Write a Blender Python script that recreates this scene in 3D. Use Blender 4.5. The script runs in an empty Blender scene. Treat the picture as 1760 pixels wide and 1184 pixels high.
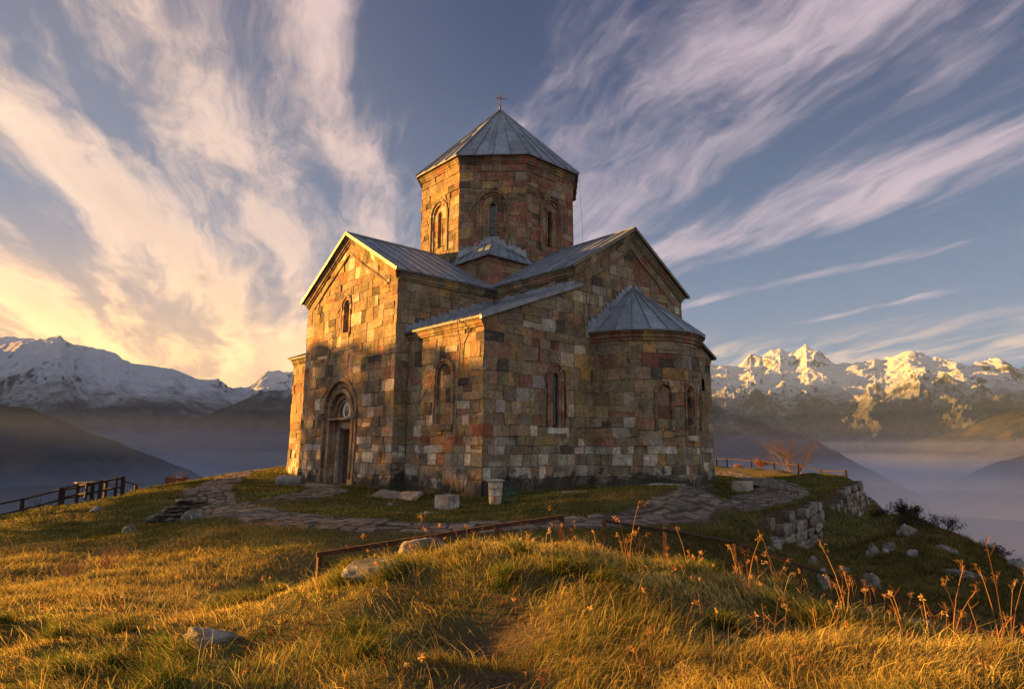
import bpy, math, random
import numpy as np
from mathutils import Vector, Matrix
R = math.radians
scene = bpy.context.scene
COL = scene.collection
# ------------------------------------------------------------------ camera
CAM = np.array([-14.004, -17.127, 1.837])
YAW, PITCH, ROLL = .841, .157, .007
fw = np.array([math.cos(YAW)*math.cos(PITCH), math.sin(YAW)*math.cos(PITCH), math.sin(PITCH)])
rt = np.array([math.sin(YAW), -math.cos(YAW), 0.]); up = np.cross(rt, fw)
rt, up = math.cos(ROLL)*rt+math.sin(ROLL)*up, math.cos(ROLL)*up-math.sin(ROLL)*rt
cd = bpy.data.cameras.new("camera"); cam = bpy.data.objects.new("camera", cd); COL.objects.link(cam)
cd.sensor_width = 36; cd.lens = 36*1091.7/1760; cd.clip_start = .1; cd.clip_end = 90000
M4 = Matrix(((rt[0], up[0], -fw[0], CAM[0]), (rt[1], up[1], -fw[1], CAM[1]), (rt[2], up[2], -fw[2], CAM[2]), (0, 0, 0, 1)))
cam.matrix_world = M4
scene.camera = cam
# ------------------------------------------------------------------ exposure, sun, sky
scene.view_settings.view_transform = 'Standard'; scene.view_settings.look = 'None'
scene.view_settings.gamma = 1; scene.view_settings.use_curve_mapping = False
scene.view_settings.exposure = 2.85
scene.render.engine = 'CYCLES'
scene.cycles.use_denoising = True
scene.cycles.max_bounces = 6; scene.cycles.diffuse_bounces = 3; scene.cycles.volume_bounces = 0
scene.cycles.transparent_max_bounces = 96; scene.cycles.sample_clamp_indirect = 4
SUN_AZ, SUN_EL = R(122), R(6.8)
sd = bpy.data.lights.new("sun", 'SUN'); sd.energy = 5.0; sd.angle = R(.6); sd.color = (1, .45, .07)
so = bpy.data.objects.new("sun", sd); COL.objects.link(so)
sv = Vector((math.cos(SUN_AZ)*math.cos(SUN_EL), math.sin(SUN_AZ)*math.cos(SUN_EL), math.sin(SUN_EL)))
so.rotation_euler = sv.to_track_quat('Z', 'Y').to_euler(); so.location = (-20, 30, 30)

class NT:
    def __init__(s, nt): s.nt = nt; s.n = nt.nodes; s.l = nt.links
    def new(s, t, **kw):
        n = s.n.new(t)
        for k, v in kw.items(): setattr(n, k, v)
        return n
    def put(s, n, **ins):
        return n
    def link(s, a, b): s.l.new(a, b)
    def val(s, sock, v):
        if isinstance(v, (int, float)): sock.default_value = v
        elif isinstance(v, (tuple, list)): sock.default_value = v if len(v) == len(sock.default_value) else (*v, 1)
        else: s.l.new(v, sock)
    def math(s, op, a, b=0., c=None, clamp=False):
        n = s.n.new('ShaderNodeMath'); n.operation = op; n.use_clamp = clamp
        s.val(n.inputs[0], a); s.val(n.inputs[1], b)
        if c is not None: s.val(n.inputs[2], c)
        return n.outputs[0]
    def mix(s, f, a, b, mode='MIX'):
        n = s.n.new('ShaderNodeMix'); n.data_type = 'RGBA'; n.blend_type = mode
        s.val(n.inputs[0], f); s.val(n.inputs[6], a); s.val(n.inputs[7], b)
        return n.outputs[2]
    def noise(s, vec, scale, detail=4, rough=.55, dist=0., w=None):
        n = s.n.new('ShaderNodeTexNoise')
        if w is not None: n.noise_dimensions = '4D'; n.inputs['W'].default_value = w
        n.inputs['Scale'].default_value = scale; n.inputs['Detail'].default_value = detail
        n.inputs['Roughness'].default_value = rough; n.inputs['Distortion'].default_value = dist
        if vec is not None: s.l.new(vec, n.inputs['Vector'])
        return n.outputs[0]
    def rng(s, v, a, b, c=0., d=1., smooth=True):
        n = s.n.new('ShaderNodeMapRange'); n.interpolation_type = 'SMOOTHSTEP' if smooth else 'LINEAR'
        s.val(n.inputs[0], v)
        for i, q in enumerate((a, b, c, d)): n.inputs[i+1].default_value = q
        return n.outputs[0]
    def xyz(s, v):
        n = s.n.new('ShaderNodeSeparateXYZ'); s.l.new(v, n.inputs[0]); return n.outputs
    def comb(s, x, y, z):
        n = s.n.new('ShaderNodeCombineXYZ')
        for i, q in enumerate((x, y, z)): s.val(n.inputs[i], q)
        return n.outputs[0]
    def scale(s, v, sc):
        n = s.n.new('ShaderNodeMapping'); s.l.new(v, n.inputs[0]); n.inputs['Scale'].default_value = sc; return n.outputs[0]

world = bpy.data.worlds.new("World"); scene.world = world; world.use_nodes = True
T = NT(world.node_tree); T.n.clear()
wo = T.new('ShaderNodeOutputWorld'); bg = T.new('ShaderNodeBackground'); T.link(bg.outputs[0], wo.inputs[0])
sky = T.new('ShaderNodeTexSky', sky_type='NISHITA'); sky.sun_disc = False
sky.sun_elevation = SUN_EL; sky.sun_rotation = math.pi/2-SUN_AZ; sky.altitude = 2000; sky.air_density = 1.2; sky.dust_density = 2.5; sky.ozone_density = 3
tc = T.new('ShaderNodeTexCoord'); D = tc.outputs['Generated']
x, y, z = T.xyz(D)
STR = R(68)   # the cirrus streaks run towards this azimuth
ca, sa = math.cos(STR), math.sin(STR)
along = T.math('ADD', T.math('MULTIPLY', x, ca), T.math('MULTIPLY', y, sa))
acro = T.math('ADD', T.math('MULTIPLY', x, sa), T.math('MULTIPLY', y, -ca))
den = T.math('ADD', T.math('MAXIMUM', z, 0.), .12)
U = T.math('DIVIDE', along, den); V = T.math('DIVIDE', acro, den)
def dotd(az, el):
    a, e = R(az), R(el)
    n = T.math('ADD', T.math('MULTIPLY', x, math.cos(a)*math.cos(e)), T.math('ADD', T.math('MULTIPLY', y, math.sin(a)*math.cos(e)), T.math('MULTIPLY', z, math.sin(e))))
    return n
def lobe(az, el, r0, r1):   # 1 inside r0 degrees, 0 beyond r1
    return T.rng(dotd(az, el), math.cos(R(r1)), math.cos(R(r0)))
UV = T.comb(T.math('MULTIPLY', U, .8), V, 0.)
nw = T.new('ShaderNodeTexNoise'); nw.inputs['Scale'].default_value = .9; nw.inputs['Detail'].default_value = 5; nw.inputs['Roughness'].default_value = .55; T.link(UV, nw.inputs['Vector'])
wv = T.xyz(nw.outputs['Color'])
Uw = T.math('ADD', U, T.math('MULTIPLY', T.math('SUBTRACT', wv[0], .5), 1.2)); Vw = T.math('ADD', V, T.math('MULTIPLY', T.math('SUBTRACT', wv[1], .5), .42))
P1 = T.comb(T.math('MULTIPLY', Uw, .38), T.math('MULTIPLY', Vw, 1.3), 0.)
P2 = T.comb(T.math('MULTIPLY', Uw, .95), T.math('MULTIPLY', Vw, 4.0), 3.)
P0 = T.comb(T.math('MULTIPLY', Uw, .14), T.math('MULTIPLY', Vw, 1.5), 11.)
bandn = T.noise(P0, 1.0, 3, .5, .3, w=4.4)
P3 = T.comb(T.math('MULTIPLY', Uw, 1.5), T.math('MULTIPLY', Vw, 1.9), 7.)
big = T.noise(P1, 1.0, 4, .55, .4, w=2.3)
fine = T.noise(P2, 1.4, 11, .66, .25, w=5.1)
puff = T.noise(P3, 1.6, 9, .62, .5, w=8.7)
# cirrus bands: each runs along a line V = a + b U of the cloud deck
Vb = T.math('ADD', V, T.math('ADD', T.math('MULTIPLY', T.math('SUBTRACT', wv[1], .5), .42), T.math('MULTIPLY', T.math('SUBTRACT', big, .5), .30)))
def streak(a, b, s, k):
    d = T.math('DIVIDE', T.math('SUBTRACT', T.math('SUBTRACT', Vb, a), T.math('MULTIPLY', U, b)), s)
    return T.math('MULTIPLY', T.math('POWER', 2.718, T.math('MULTIPLY', T.math('MULTIPLY', d, d), -1.)), k)
tot = None
for a, b, s, k in ((2.64, -.347, .075, .62), (2.24, -.50, .30, .72), (1.00, -.15, .26, .66), (-.17, .17, .17, .92), (-.62, .24, .15, .80), (-1.08, .26, .17, .85), (3.2, -.35, .05, .40), (1.62, -.42, .12, .30), (-1.5, .15, .15, .6), (.55, .0, .12, .25)):
    g = streak(a, b, s, k); tot = g if tot is None else T.math('ADD', tot, g)
tot = T.math('MINIMUM', tot, 1.1)
lowleft = T.math('MULTIPLY', lobe(82, 5, 6, 22), .36)
cd1 = T.math('ADD', T.math('MULTIPLY', T.math('ADD', tot, lowleft), T.math('ADD', .55, T.math('MULTIPLY', big, .75))), T.math('ADD', T.math('MULTIPLY', T.math('SUBTRACT', fine, .5), 2.3), T.math('ADD', T.math('MULTIPLY', T.math('SUBTRACT', puff, .5), .9), T.math('MULTIPLY', T.math('SUBTRACT', bandn, .45), .9))))
cov = T.rng(cd1, .24, 1.10)
thick = T.rng(cd1, .8, 1.3)
# colours
el = z
warm = T.rng(dotd(104, 4), math.cos(R(62)), math.cos(R(6)))       # closeness to the sun
low = T.rng(el, .0, .33, 1., 0.)
hz = T.rng(el, .02, .5, 1., 0.)
blue_hi = (.022, .054, .145); blue_lo = (.11, .21, .37)
base = T.mix(T.rng(el, .05, .62), blue_lo, blue_hi)
base = T.mix(T.math('MULTIPLY', warm, .5), base, (.36, .34, .38))
base = T.mix(T.math('MULTIPLY', T.math('POWER', warm, 1.4), low), base, (1.10, .58, .22))
ns = T.mix(1., sky.outputs[0], (.085, .085, .085), 'MULTIPLY')
base = T.mix(.15, base, ns)
ccol = T.mix(warm, (.50, .41, .47), (.98, .70, .52))
ccol = T.mix(T.math('MULTIPLY', T.math('POWER', warm, 1.2), low), ccol, (2.1, 1.15, .36))
ccol = T.mix(T.math('MULTIPLY', thick, T.math('MULTIPLY', lobe(74, 15, 3, 17), .75)), ccol, (.44, .33, .28))
ccol = T.mix(T.math('MULTIPLY', T.rng(fine, .35, .65, 1., 0.), .30), ccol, T.mix(warm, (.27, .22, .32), (.70, .42, .27)))
skyc = T.mix(T.math('MULTIPLY', cov, .88), base, ccol)
# brightness added to the sky behind the camera, fills the shaded walls
fill_glow = T.math('MULTIPLY', lobe(232, 32, 20, 92), T.rng(el, -.02, .12))
skyc = T.mix(T.math('MULTIPLY', fill_glow, T.rng(big, .3, .6, .65, 1.)), skyc, (.56, .58, .64))
# second veil just above the right-hand peaks
band = T.math('MULTIPLY', T.rng(fine, .42, .62), T.math('MULTIPLY', T.rng(el, .09, .12), T.rng(el, .13, .18, 1., 0.)))
skyc = T.mix(T.math('MULTIPLY', band, .5), skyc, T.mix(warm, (.85, .58, .42), (1.6, .95, .4)))
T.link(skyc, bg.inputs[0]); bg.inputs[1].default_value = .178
# ------------------------------------------------------------------ helpers
def tag(o, label=None, cat=None, group=None, kind=None):
    if label: o['label'] = label
    if cat: o['category'] = cat
    if group: o['group'] = group
    if kind: o['kind'] = kind
    return o
def empty(name, loc=(0, 0, 0), **k):
    o = bpy.data.objects.new(name, None); COL.objects.link(o); o.location = loc; o.empty_display_size = .3
    return tag(o, **k)
class MB:
    def __init__(s): s.v = []; s.f = []; s.c = []
    def face(s, pts, col):
        n = len(s.v); s.v.extend([tuple(p) for p in pts]); s.f.append(tuple(range(n, n+len(pts)))); s.c.append(col)
    def box(s, lo, hi, col, M=None):
        x0, y0, z0 = lo; x1, y1, z1 = hi
        P = [(x0,y0,z0),(x1,y0,z0),(x1,y1,z0),(x0,y1,z0),(x0,y0,z1),(x1,y0,z1),(x1,y1,z1),(x0,y1,z1)]
        if M is not None: P = [tuple(M @ Vector(p)) for p in P]
        for q in ((0,3,2,1),(4,5,6,7),(0,1,5,4),(1,2,6,5),(2,3,7,6),(3,0,4,7)): s.face([P[i] for i in q], col)
    def prism(s, p0, p1, A, B, prof, col):
        """closed profile [(a,b)] in the axes A, B extruded from p0 to p1"""
        p0, p1, A, B = (np.array(q, float) for q in (p0, p1, A, B))
        r0 = [p0+A*a+B*b for a, b in prof]; r1 = [p1+A*a+B*b for a, b in prof]; n = len(prof)
        for i in range(n): s.face([r0[i], r0[(i+1) % n], r1[(i+1) % n], r1[i]], col)
        s.face(r0[::-1], col); s.face(r1, col)
    def tube(s, pts, rad, col, k=6, cap=True):
        pts = [np.array(p, float) for p in pts]; rings = []
        if not isinstance(rad, (list, tuple)): rad = [rad]*len(pts)
        for i, p in enumerate(pts):
            t = pts[min(i+1, len(pts)-1)]-pts[max(i-1, 0)]; t = t/(np.linalg.norm(t)+1e-9)
            a = np.cross(t, (0, 0, 1.)); 
            if np.linalg.norm(a) < .1: a = np.cross(t, (1., 0, 0))
            a /= np.linalg.norm(a); b = np.cross(t, a)
            rings.append([p+rad[i]*(a*math.cos(2*math.pi*j/k)+b*math.sin(2*math.pi*j/k)) for j in range(k)])
        for i in range(len(rings)-1):
            for j in range(k): s.face([rings[i][j], rings[i][(j+1) % k], rings[i+1][(j+1) % k], rings[i+1][j]], col)
        if cap: s.face(rings[0][::-1], col); s.face(rings[-1], col)
    def build(s, name, m, parent=None, smooth=False, merge=False):
        me = bpy.data.meshes.new(name); me.from_pydata(s.v, [], s.f)
        ca_ = me.color_attributes.new('Col', 'FLOAT_COLOR', 'CORNER')
        lt = np.array([len(f) for f in s.f]); cc = np.ones((len(s.f), 4)); cc[:, :3] = np.array([c[:3] for c in s.c])
        ca_.data.foreach_set('color', np.repeat(cc, lt, axis=0).ravel())
        if merge:
            import bmesh
            bm = bmesh.new(); bm.from_mesh(me); bmesh.ops.remove_doubles(bm, verts=bm.verts, dist=1e-4); bm.to_mesh(me); bm.free()
        if smooth: me.shade_smooth()
        me.materials.append(m); o = bpy.data.objects.new(name, me); COL.objects.link(o)
        if parent: o.parent = parent; o.location = -Vector(parent.location) if parent.parent is None else Vector((0, 0, 0))
        return o
def sub(o, par):   # keep the world position of a sub-part
    o.parent = par; o.location = (0, 0, 0); return o
def lerp(a, b, t): return tuple(a[i]+(b[i]-a[i])*t for i in range(len(a)))

# numpy noise
def vhash(ix, iy, seed):
    h = (ix.astype(np.int64)*374761393+iy.astype(np.int64)*668265263+seed*974634777) & 0xffffffff
    h = ((h ^ (h >> 13))*1274126177) & 0xffffffff
    return ((h ^ (h >> 16)) & 0xffffff)/float(0xffffff)
def vn(x, y, seed=0):
    x = np.asarray(x, float); y = np.asarray(y, float)
    ix = np.floor(x); iy = np.floor(y); fx = x-ix; fy = y-iy; fx = fx*fx*(3-2*fx); fy = fy*fy*(3-2*fy)
    a = vhash(ix, iy, seed); b = vhash(ix+1, iy, seed); c = vhash(ix, iy+1, seed); d = vhash(ix+1, iy+1, seed)
    return (a*(1-fx)+b*fx)*(1-fy)+(c*(1-fx)+d*fx)*fy
def fbm(x, y, o=4, seed=0, g=.5):
    s = 0; a = 1; t = 0
    for i in range(o): s = s+a*(vn(x*2**i+17*i, y*2**i-9*i, seed+i)-.5); t += a; a *= g
    return s/t*2
def ridged(x, y, o=5, seed=0, g=.5):
    s = 0; a = 1; t = 0
    for i in range(o): s = s+a*(1-abs(2*vn(x*2**i+31*i, y*2**i+13*i, seed+i)-1))**1.6; t += a; a *= g
    return s/t

# ------------------------------------------------------------------ materials
def material(name, rough=.9, spec=.3):
    m = bpy.data.materials.new(name); m.use_nodes = True; t = NT(m.node_tree)
    b = t.n['Principled BSDF']; b.inputs['Roughness'].default_value = rough; b.inputs['Specular IOR Level'].default_value = spec
    return m, t, b
def pos(t): return t.new('ShaderNodeNewGeometry').outputs['Position']
def attr(t): return t.new('ShaderNodeVertexColor', layer_name='Col').outputs[0]
def bump(t, b, h, dist, strength=1.):
    n = t.new('ShaderNodeBump'); n.inputs['Strength'].default_value = strength; n.inputs['Distance'].default_value = dist
    t.link(h, n.inputs['Height']); t.link(n.outputs[0], b.inputs['Normal'])
def gray(v): return (v, v, v, 1)

def stone_material(name, base_black=True, lichen=1.):
    m, t, b = material(name, .93, .2); p = pos(t); c = attr(t)
    n1 = t.rng(t.noise(p, 1.1, 6, .6), .3, .7, .70, 1.30); n2 = t.rng(t.noise(p, 7., 7, .7), .28, .72, .62, 1.40)
    c = t.mix(1., c, t.mix(1., t.comb(n1, n1, n1), t.comb(n2, n2, n2), 'MULTIPLY'), 'MULTIPLY')
    # ochre and rust washes, pale lichen specks, dark streaks
    c = t.mix(t.math('MULTIPLY', t.rng(t.noise(p, .8, 8, .68, .8, w=63.), .44, .62), .18), c, (.155, .130, .105))
    c = t.mix(t.math('MULTIPLY', t.rng(t.noise(p, 1.7, 7, .62, .6, w=3.), .56, .72), .55), c, (.27, .155, .05))
    c = t.mix(t.math('MULTIPLY', t.rng(t.noise(p, 2.6, 7, .65, .4, w=9.), .60, .74), .5), c, (.17, .07, .04))
    c = t.mix(t.math('MULTIPLY', t.rng(t.noise(p, 11, 8, .74, .6, w=1.), .57, .66), .8*lichen), c, (.42, .39, .33))
    c = t.mix(t.math('MULTIPLY', t.math('MULTIPLY', t.rng(t.noise(p, 4.5, 9, .78, 2.5, w=51.), .60, .64), t.rng(t.noise(p, .6, 3, .5, w=55.), .42, .58)), .75*lichen), c, (.50, .47, .41))
    pale = t.math('MULTIPLY', t.rng(t.noise(p, .9, 10, .74, .8, w=6.), .56, .67), .62*lichen)
    c = t.mix(pale, c, (.33, .29, .23))
    c = t.mix(t.math('MULTIPLY', t.rng(t.noise(p, .45, 8, .7, .5, w=41.), .54, .66), .45), c, (.085, .068, .05))
    c = t.mix(t.math('MULTIPLY', t.rng(t.noise(t.scale(p, (1.6, 1.6, .45)), 1., 9, .7, .5, w=12.), .55, .68), .78), c, (.045, .035, .028))
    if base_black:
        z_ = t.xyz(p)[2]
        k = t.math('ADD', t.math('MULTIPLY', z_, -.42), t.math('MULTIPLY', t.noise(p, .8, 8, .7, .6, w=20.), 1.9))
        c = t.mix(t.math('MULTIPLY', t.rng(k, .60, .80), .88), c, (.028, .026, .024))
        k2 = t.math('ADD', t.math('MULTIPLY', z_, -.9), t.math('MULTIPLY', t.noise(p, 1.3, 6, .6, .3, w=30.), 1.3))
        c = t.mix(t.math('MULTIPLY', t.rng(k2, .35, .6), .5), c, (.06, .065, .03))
    t.link(c, b.inputs['Base Color'])
    h = t.math('ADD', t.math('MULTIPLY', t.noise(p, 5, 5, .6), .9), t.math('MULTIPLY', t.noise(p, 24, 8, .7), .75))
    bump(t, b, h, .07, 1.)
    return m
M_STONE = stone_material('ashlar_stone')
M_TRIM = stone_material('carved_stone', False, .6)
M_STONE_HI = stone_material('drum_stone', False, .7)
def metal_roof():
    m, t, b = material('sheet_metal_roof', .48, .5); p = pos(t); c = attr(t)
    n = t.rng(t.noise(p, 2.2, 6, .6, .5), .3, .7, .72, 1.22)
    c = t.mix(1., c, t.comb(n, n, n), 'MULTIPLY')
    c = t.mix(t.math('MULTIPLY', t.rng(t.noise(t.scale(p, (3, 3, 1)), 3, 8, .7), .62, .74), .35), c, (.16, .12, .09))
    t.link(c, b.inputs['Base Color']); b.inputs['Metallic'].default_value = .2
    t.link(t.rng(t.noise(p, 6, 4), .3, .7, .36, .62), b.inputs['Roughness'])
    bump(t, b, t.noise(p, 2.8, 4, .5), .03, .55)
    return m
M_ROOF = metal_roof()
def simple(name, col, rough=.8, nscale=8., amt=.35, bscale=30, bd=.01, metallic=0., useattr=False, spec=.3):
    m, t, b = material(name, rough, spec); p = pos(t)
    c = attr(t) if useattr else None
    n = t.rng(t.noise(p, nscale, 6, .65), .3, .7, 1-amt, 1+amt)
    c = t.mix(1., c if useattr else (*col, 1), t.comb(n, n, n), 'MULTIPLY')
    t.link(c, b.inputs['Base Color']); b.inputs['Metallic'].default_value = metallic
    bump(t, b, t.noise(p, bscale, 5, .6), bd, .7)
    return m
M_DARKWOOD = simple('old_door_wood', (.06, .03, .018), .6, 9, .5)
M_GLASS = simple('dark_window_glass', (.012, .015, .02), .12, 3, .2, 8, .002, spec=.6)
M_IRON = simple('window_iron', (.05, .05, .055), .6, 20, .4, metallic=.5)
M_RUST = simple('rusty_iron', (.055, .028, .018), .85, 14, .5, 40, .004, metallic=.3)
M_FENCE = simple('weathered_dark_wood', (.022, .014, .010), .9, 18, .5, 50, .006)
M_FENCE_PALE = simple('sunbleached_board', (.30, .20, .10), .8, 14, .3, 50, .005)
M_GOLD = simple('aged_brass_cross', (.12, .075, .04), .5, 20, .5, metallic=.6)
M_BLACK = simple('dark_interior', (.004, .004, .004), 1., 3, .1)
M_ANY = simple('painted_object', (0, 0, 0), .7, 12, .22, 40, .004, useattr=True)
M_WOODY = simple('bare_twigs', (0, 0, 0), .9, 20, .3, 60, .002, useattr=True)
def rock_material():
    m, t, b = material('lichened_rock', .92, .25); p = pos(t)
    c = t.mix(t.rng(t.noise(p, 2.5, 7, .65), .35, .65), (.07, .062, .052), (.22, .205, .19))
    c = t.mix(t.math('MULTIPLY', t.rng(t.noise(p, 7, 8, .7, .5, w=4.), .55, .66), .7), c, (.40, .39, .36))
    c = t.mix(t.math('MULTIPLY', t.rng(t.noise(p, 4, 6, .6, .3, w=14.), .56, .68), .7), c, (.05, .04, .03))
    c = t.mix(t.math('MULTIPLY', t.rng(t.noise(p, 3, 6, .6, .3, w=24.), .60, .72), .6), c, (.16, .12, .03))
    t.link(c, b.inputs['Base Color'])
    bump(t, b, t.math('ADD', t.noise(p, 6, 6, .65), t.math('MULTIPLY', t.noise(p, 30, 6, .7), .35)), .06, .9)
    return m
M_ROCK = rock_material()
M_PAVE = stone_material('paving_stone', False, .5)
# ------------------------------------------------------------------ terrain height
CTL = [(-10.52,-9.93,0.23),(-10.0,-10.2,0.44),(-9.44,-10.55,0.52),(-8.66,-11.18,0.56),(-8.26,-12.3,0.63),(-8.09,-13.38,0.55),(-7.96,-14.48,0.42),(-7.95,-15.38,0.37),(-7.92,-15.95,0.32),(-7.83,-16.52,0.23),(-13.94,-10.93,0.16),(-13.51,-11.55,0.23),(-12.76,-12.7,0.36),(-12.04,-13.53,0.42),(-11.39,-14.23,0.46),(-10.72,-15.02,0.51),(-10.34,-15.79,0.63),(-9.88,-16.32,0.67),(-10.46,-13.19,0.54),(-11.35,-12.2,0.36),(-9.42,-14.68,0.49),(-13.22,-7.16,-0.09),(-12.24,-8.3,-0.03),(-11.26,-9.29,0.0),(-12.77,-0.17,-0.52),(-11.45,-1.33,-0.51),(-10.26,-4.16,-0.27),(-9.4,-6.04,-0.11),(-9.86,4.48,-0.72),(-11.43,7.74,-0.92),(-8.43,4.16,-0.55),(-14,-17.1,0.35),(-17,-17,0.3),(-13,-21,0.3),(-11,-20,0.0),(-20,-14,-0.4),(-18,-22,0.2),(-12.67,18.85,-1.96),(-10.86,18.74,-1.6),(-9.4,19.59,-1.26),(-8.77,19.5,-1.1),(-7.18,18.73,-0.78),(-5.62,21.98,-0.76),(-3.95,21.59,-0.43),(-1.51,22.97,-0.22),(0.95,24.25,-0.02),(3.83,25.28,-0.09),(-12.37,26.84,-6.3),(-8.28,28.52,-5.51),(-3.73,30.78,-4.34),(1.46,32.52,-3.71),(7.7,34.5,-4.01),(-9.76,-8.3,-0.61),(-8.21,-8.73,-0.48),(-7.23,-9.24,-0.34),(-6.35,-9.79,-0.22),(-5.89,-10.3,-0.25),(-5.32,-11.05,-0.38),(-4.77,-11.93,-0.51),(-4.35,-12.74,-0.68),(-4.02,-13.57,-0.97),(-3.57,-14.34,-1.22),(-3.2,-15.06,-1.46),(-8.3,-3.8,0),(-6.6,-5.7,0),(-4.7,-6.7,0),(-1.7,-7.9,0),(3.6,-7.9,0),(8.5,-7.2,0),(13.3,-5.2,0),(-5,0,0),(-3,-3,0),(0,-0.5,0.02),(3.5,-0.3,0.15),(5.5,-0.5,0.2),(8.5,-4,0),(12,-3,0.05),(-1.5,5,0),(-1,9,0),(-1,13,-0.1),(-7,8,0),(-7,3,0),(-8.5,-1,0),(-0.5,16.5,0.2),(-4,12,0),(17,0,0.05),(16,7,0.1),(8,8,0.1),(8,17,0.1),(27.5,2,0),(30,0,0),(39,13,0),(30,15,0),(20,20,0),(-3,18,0),(1,24,0),(57.23,23.5,-3.62),(48.86,13.66,-4.2),(43.03,7.18,-4.63),(39.99,4.05,-5.43),(37.02,0.55,-6.53),(18.19,-6.2,-0.59),(14.7,-8.4,-0.74),(12.18,-10.52,-1.14),(10.43,-11.83,-1.36),(8.62,-12.97,-1.57),(7.79,-14.11,-2.04),(26.18,-4.9,-7.77),(24.78,-7.34,-9.57),(21.4,-10.62,-11.49),(19.67,-12.47,-12.15),(-4.42,-8.49,-0.06),(-3.47,-9.17,-0.07),(-2.17,-9.65,-0.14),(-1.39,-9.98,-0.35),(-0.71,-11.33,-0.8),(0.13,-12.1,-0.9),(-0.06,-13.14,-1.02),(0.63,-13.85,-1.19),(5.11,-11.22,-1.0),(4.46,-12.63,-1.15),(2.4,-8.3,-0.05),(5,-6.6,0),(10,-5,0),(16,-3.5,0),(18,-3,0),(20,-2,0),(24,-2,-0.05),(22,2,0),(27,-1.5,-0.1),(22,-0.5,0),(24.5,0.5,0),(28.5,-1.2,-0.1),(31.5,4,0),(30,3,0),(31,7,0),(28,0,-0.05),(26,0.3,0),(34.5,7.5,0),(33.5,4.8,-0.05),(36,11,0),(18,-1,0),(36,8,0),(42,18,-0.2),(33,8,0),(6.4,-3.4,-0.05),(10.8,-3,0),(2.65,-9.07,-1.09),(6.18,-8.37,-1.41),(11.15,-7.3,-1.56),(16.14,-6.38,-1.15)]
C3 = np.array(CTL, float)
def tps_fit(P, lam=.35):
    n = len(P); d = np.hypot(P[:, None, 0]-P[None, :, 0], P[:, None, 1]-P[None, :, 1])
    K = np.where(d > 0, d*d*np.log(d+1e-9), 0)+lam*np.eye(n)
    A = np.zeros((n+3, n+3)); A[:n, :n] = K; A[:n, n] = 1; A[:n, n+1:] = P[:, :2]; A[n:, :n] = A[:n, n:].T
    return np.linalg.solve(A, np.r_[P[:, 2], 0, 0, 0])
TW = tps_fit(C3)
def smooth(a, b, v):
    t = np.clip((v-a)/(b-a), 0, 1); return t*t*(3-2*t)
def ground0(x, y):
    x = np.asarray(x, float); y = np.asarray(y, float); sh = x.shape; xf = x.ravel(); yf = y.ravel(); out = np.zeros(len(xf))
    for i in range(0, len(xf), 40000):
        xs = xf[i:i+40000]; ys = yf[i:i+40000]
        d2 = (xs[:, None]-C3[None, :, 0])**2+(ys[:, None]-C3[None, :, 1])**2
        out[i:i+40000] = (.5*d2*np.log(d2+1e-12))@TW[:len(C3)]+TW[-3]+TW[-2]*xs+TW[-1]*ys
    out = out.reshape(sh)
    cx, cy = x-6, y-3
    rr = np.hypot(cx*.86, cy)
    w = smooth(27, 44, rr)
    far = -2-(rr-30)*.62-smooth(30, 200, rr)*6*fbm(x*.02, y*.02, 4, 5)
    # keep the visible rim on the right where the control points hold it
    ang = np.degrees(np.arctan2(y-CAM[1], x-CAM[0])); dd = np.hypot(x-CAM[0], y-CAM[1])
    keep = smooth(4, 12, ang)*smooth(44, 37, ang)*smooth(100, 75, dd)
    w = w*(1-keep)
    out = np.clip(out, -40, 3)
    # shoulder added left of the view to carry the shade trees
    res = out*(1-w)+far*w
    bx, by = x+30., y-46.1; q = smooth(1.6, .35, np.hypot((bx*.848+by*.530)/14., (-bx*.530+by*.848)/11.))
    return res+(np.maximum(res, 3.0)-res)*q
def inchurch(x, y, m=0.):
    a = (x > .05-m) & (x < 14.8+m) & (y > .05-m) & (y < 16.2+m)
    b = (x > -.55-m) & (x < 1) & (y > 4.9-m) & (y < 13.35+m)
    c = (np.hypot(x-8.52, y) < 2.85+m)
    return a | b | c
# the path of flagstones
PATH = np.array([(2.59, 24.66), (-2.12, 18.2), (-5.28, 11.37), (-7.09, 5.01), (-7.7, 0.53), (-7.46, -2.56), (-6.82, -4.14), (-5.79, -5.34), (-4.22, -6.23), (-2.76, -7.0), (-0.74, -7.47), (3.42, -6.94), (8.96, -5.61), (13.48, -4.01), (18.64, -0.8), (24.89, 4.26), (31.81, 10.01)])
PW = np.array([1.6, 1.7, 1.7, 1.5, 1.5, 1.5, 1.5, 1.35, 1.25, 1.25, 1.35, 1.6, 1.85, 2.0, 2.0, 1.9, 1.8])
BR = np.array([(-1.9, 8.2), (-2.6, 6.2), (-4.01, 4.4), (-5.62, 3.2), (-6.76, 2.7)]); BW = np.array([1.2, 1.4, 1.6, 1.5, 1.4])
def resample(P, W, step):
    # Catmull-Rom then equal steps
    out = []; n = len(P)
    for i in range(n-1):
        p0, p1, p2, p3 = P[max(i-1, 0)], P[i], P[i+1], P[min(i+2, n-1)]
        for t in np.linspace(0, 1, 24, endpoint=False):
            q = .5*((2*p1)+(-p0+p2)*t+(2*p0-5*p1+4*p2-p3)*t*t+(-p0+3*p1-3*p2+p3)*t**3)
            out.append((*q, W[i]+(W[i+1]-W[i])*t))
    out = np.array(out); s = np.r_[0, np.cumsum(np.hypot(*(out[1:, :2]-out[:-1, :2]).T))]
    k = np.arange(0, s[-1], step)
    return np.stack([np.interp(k, s, out[:, j]) for j in range(3)], 1)
PS = resample(PATH, PW, .25); BS = resample(BR, BW, .25)
ALLP = np.vstack([PS, BS])
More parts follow.
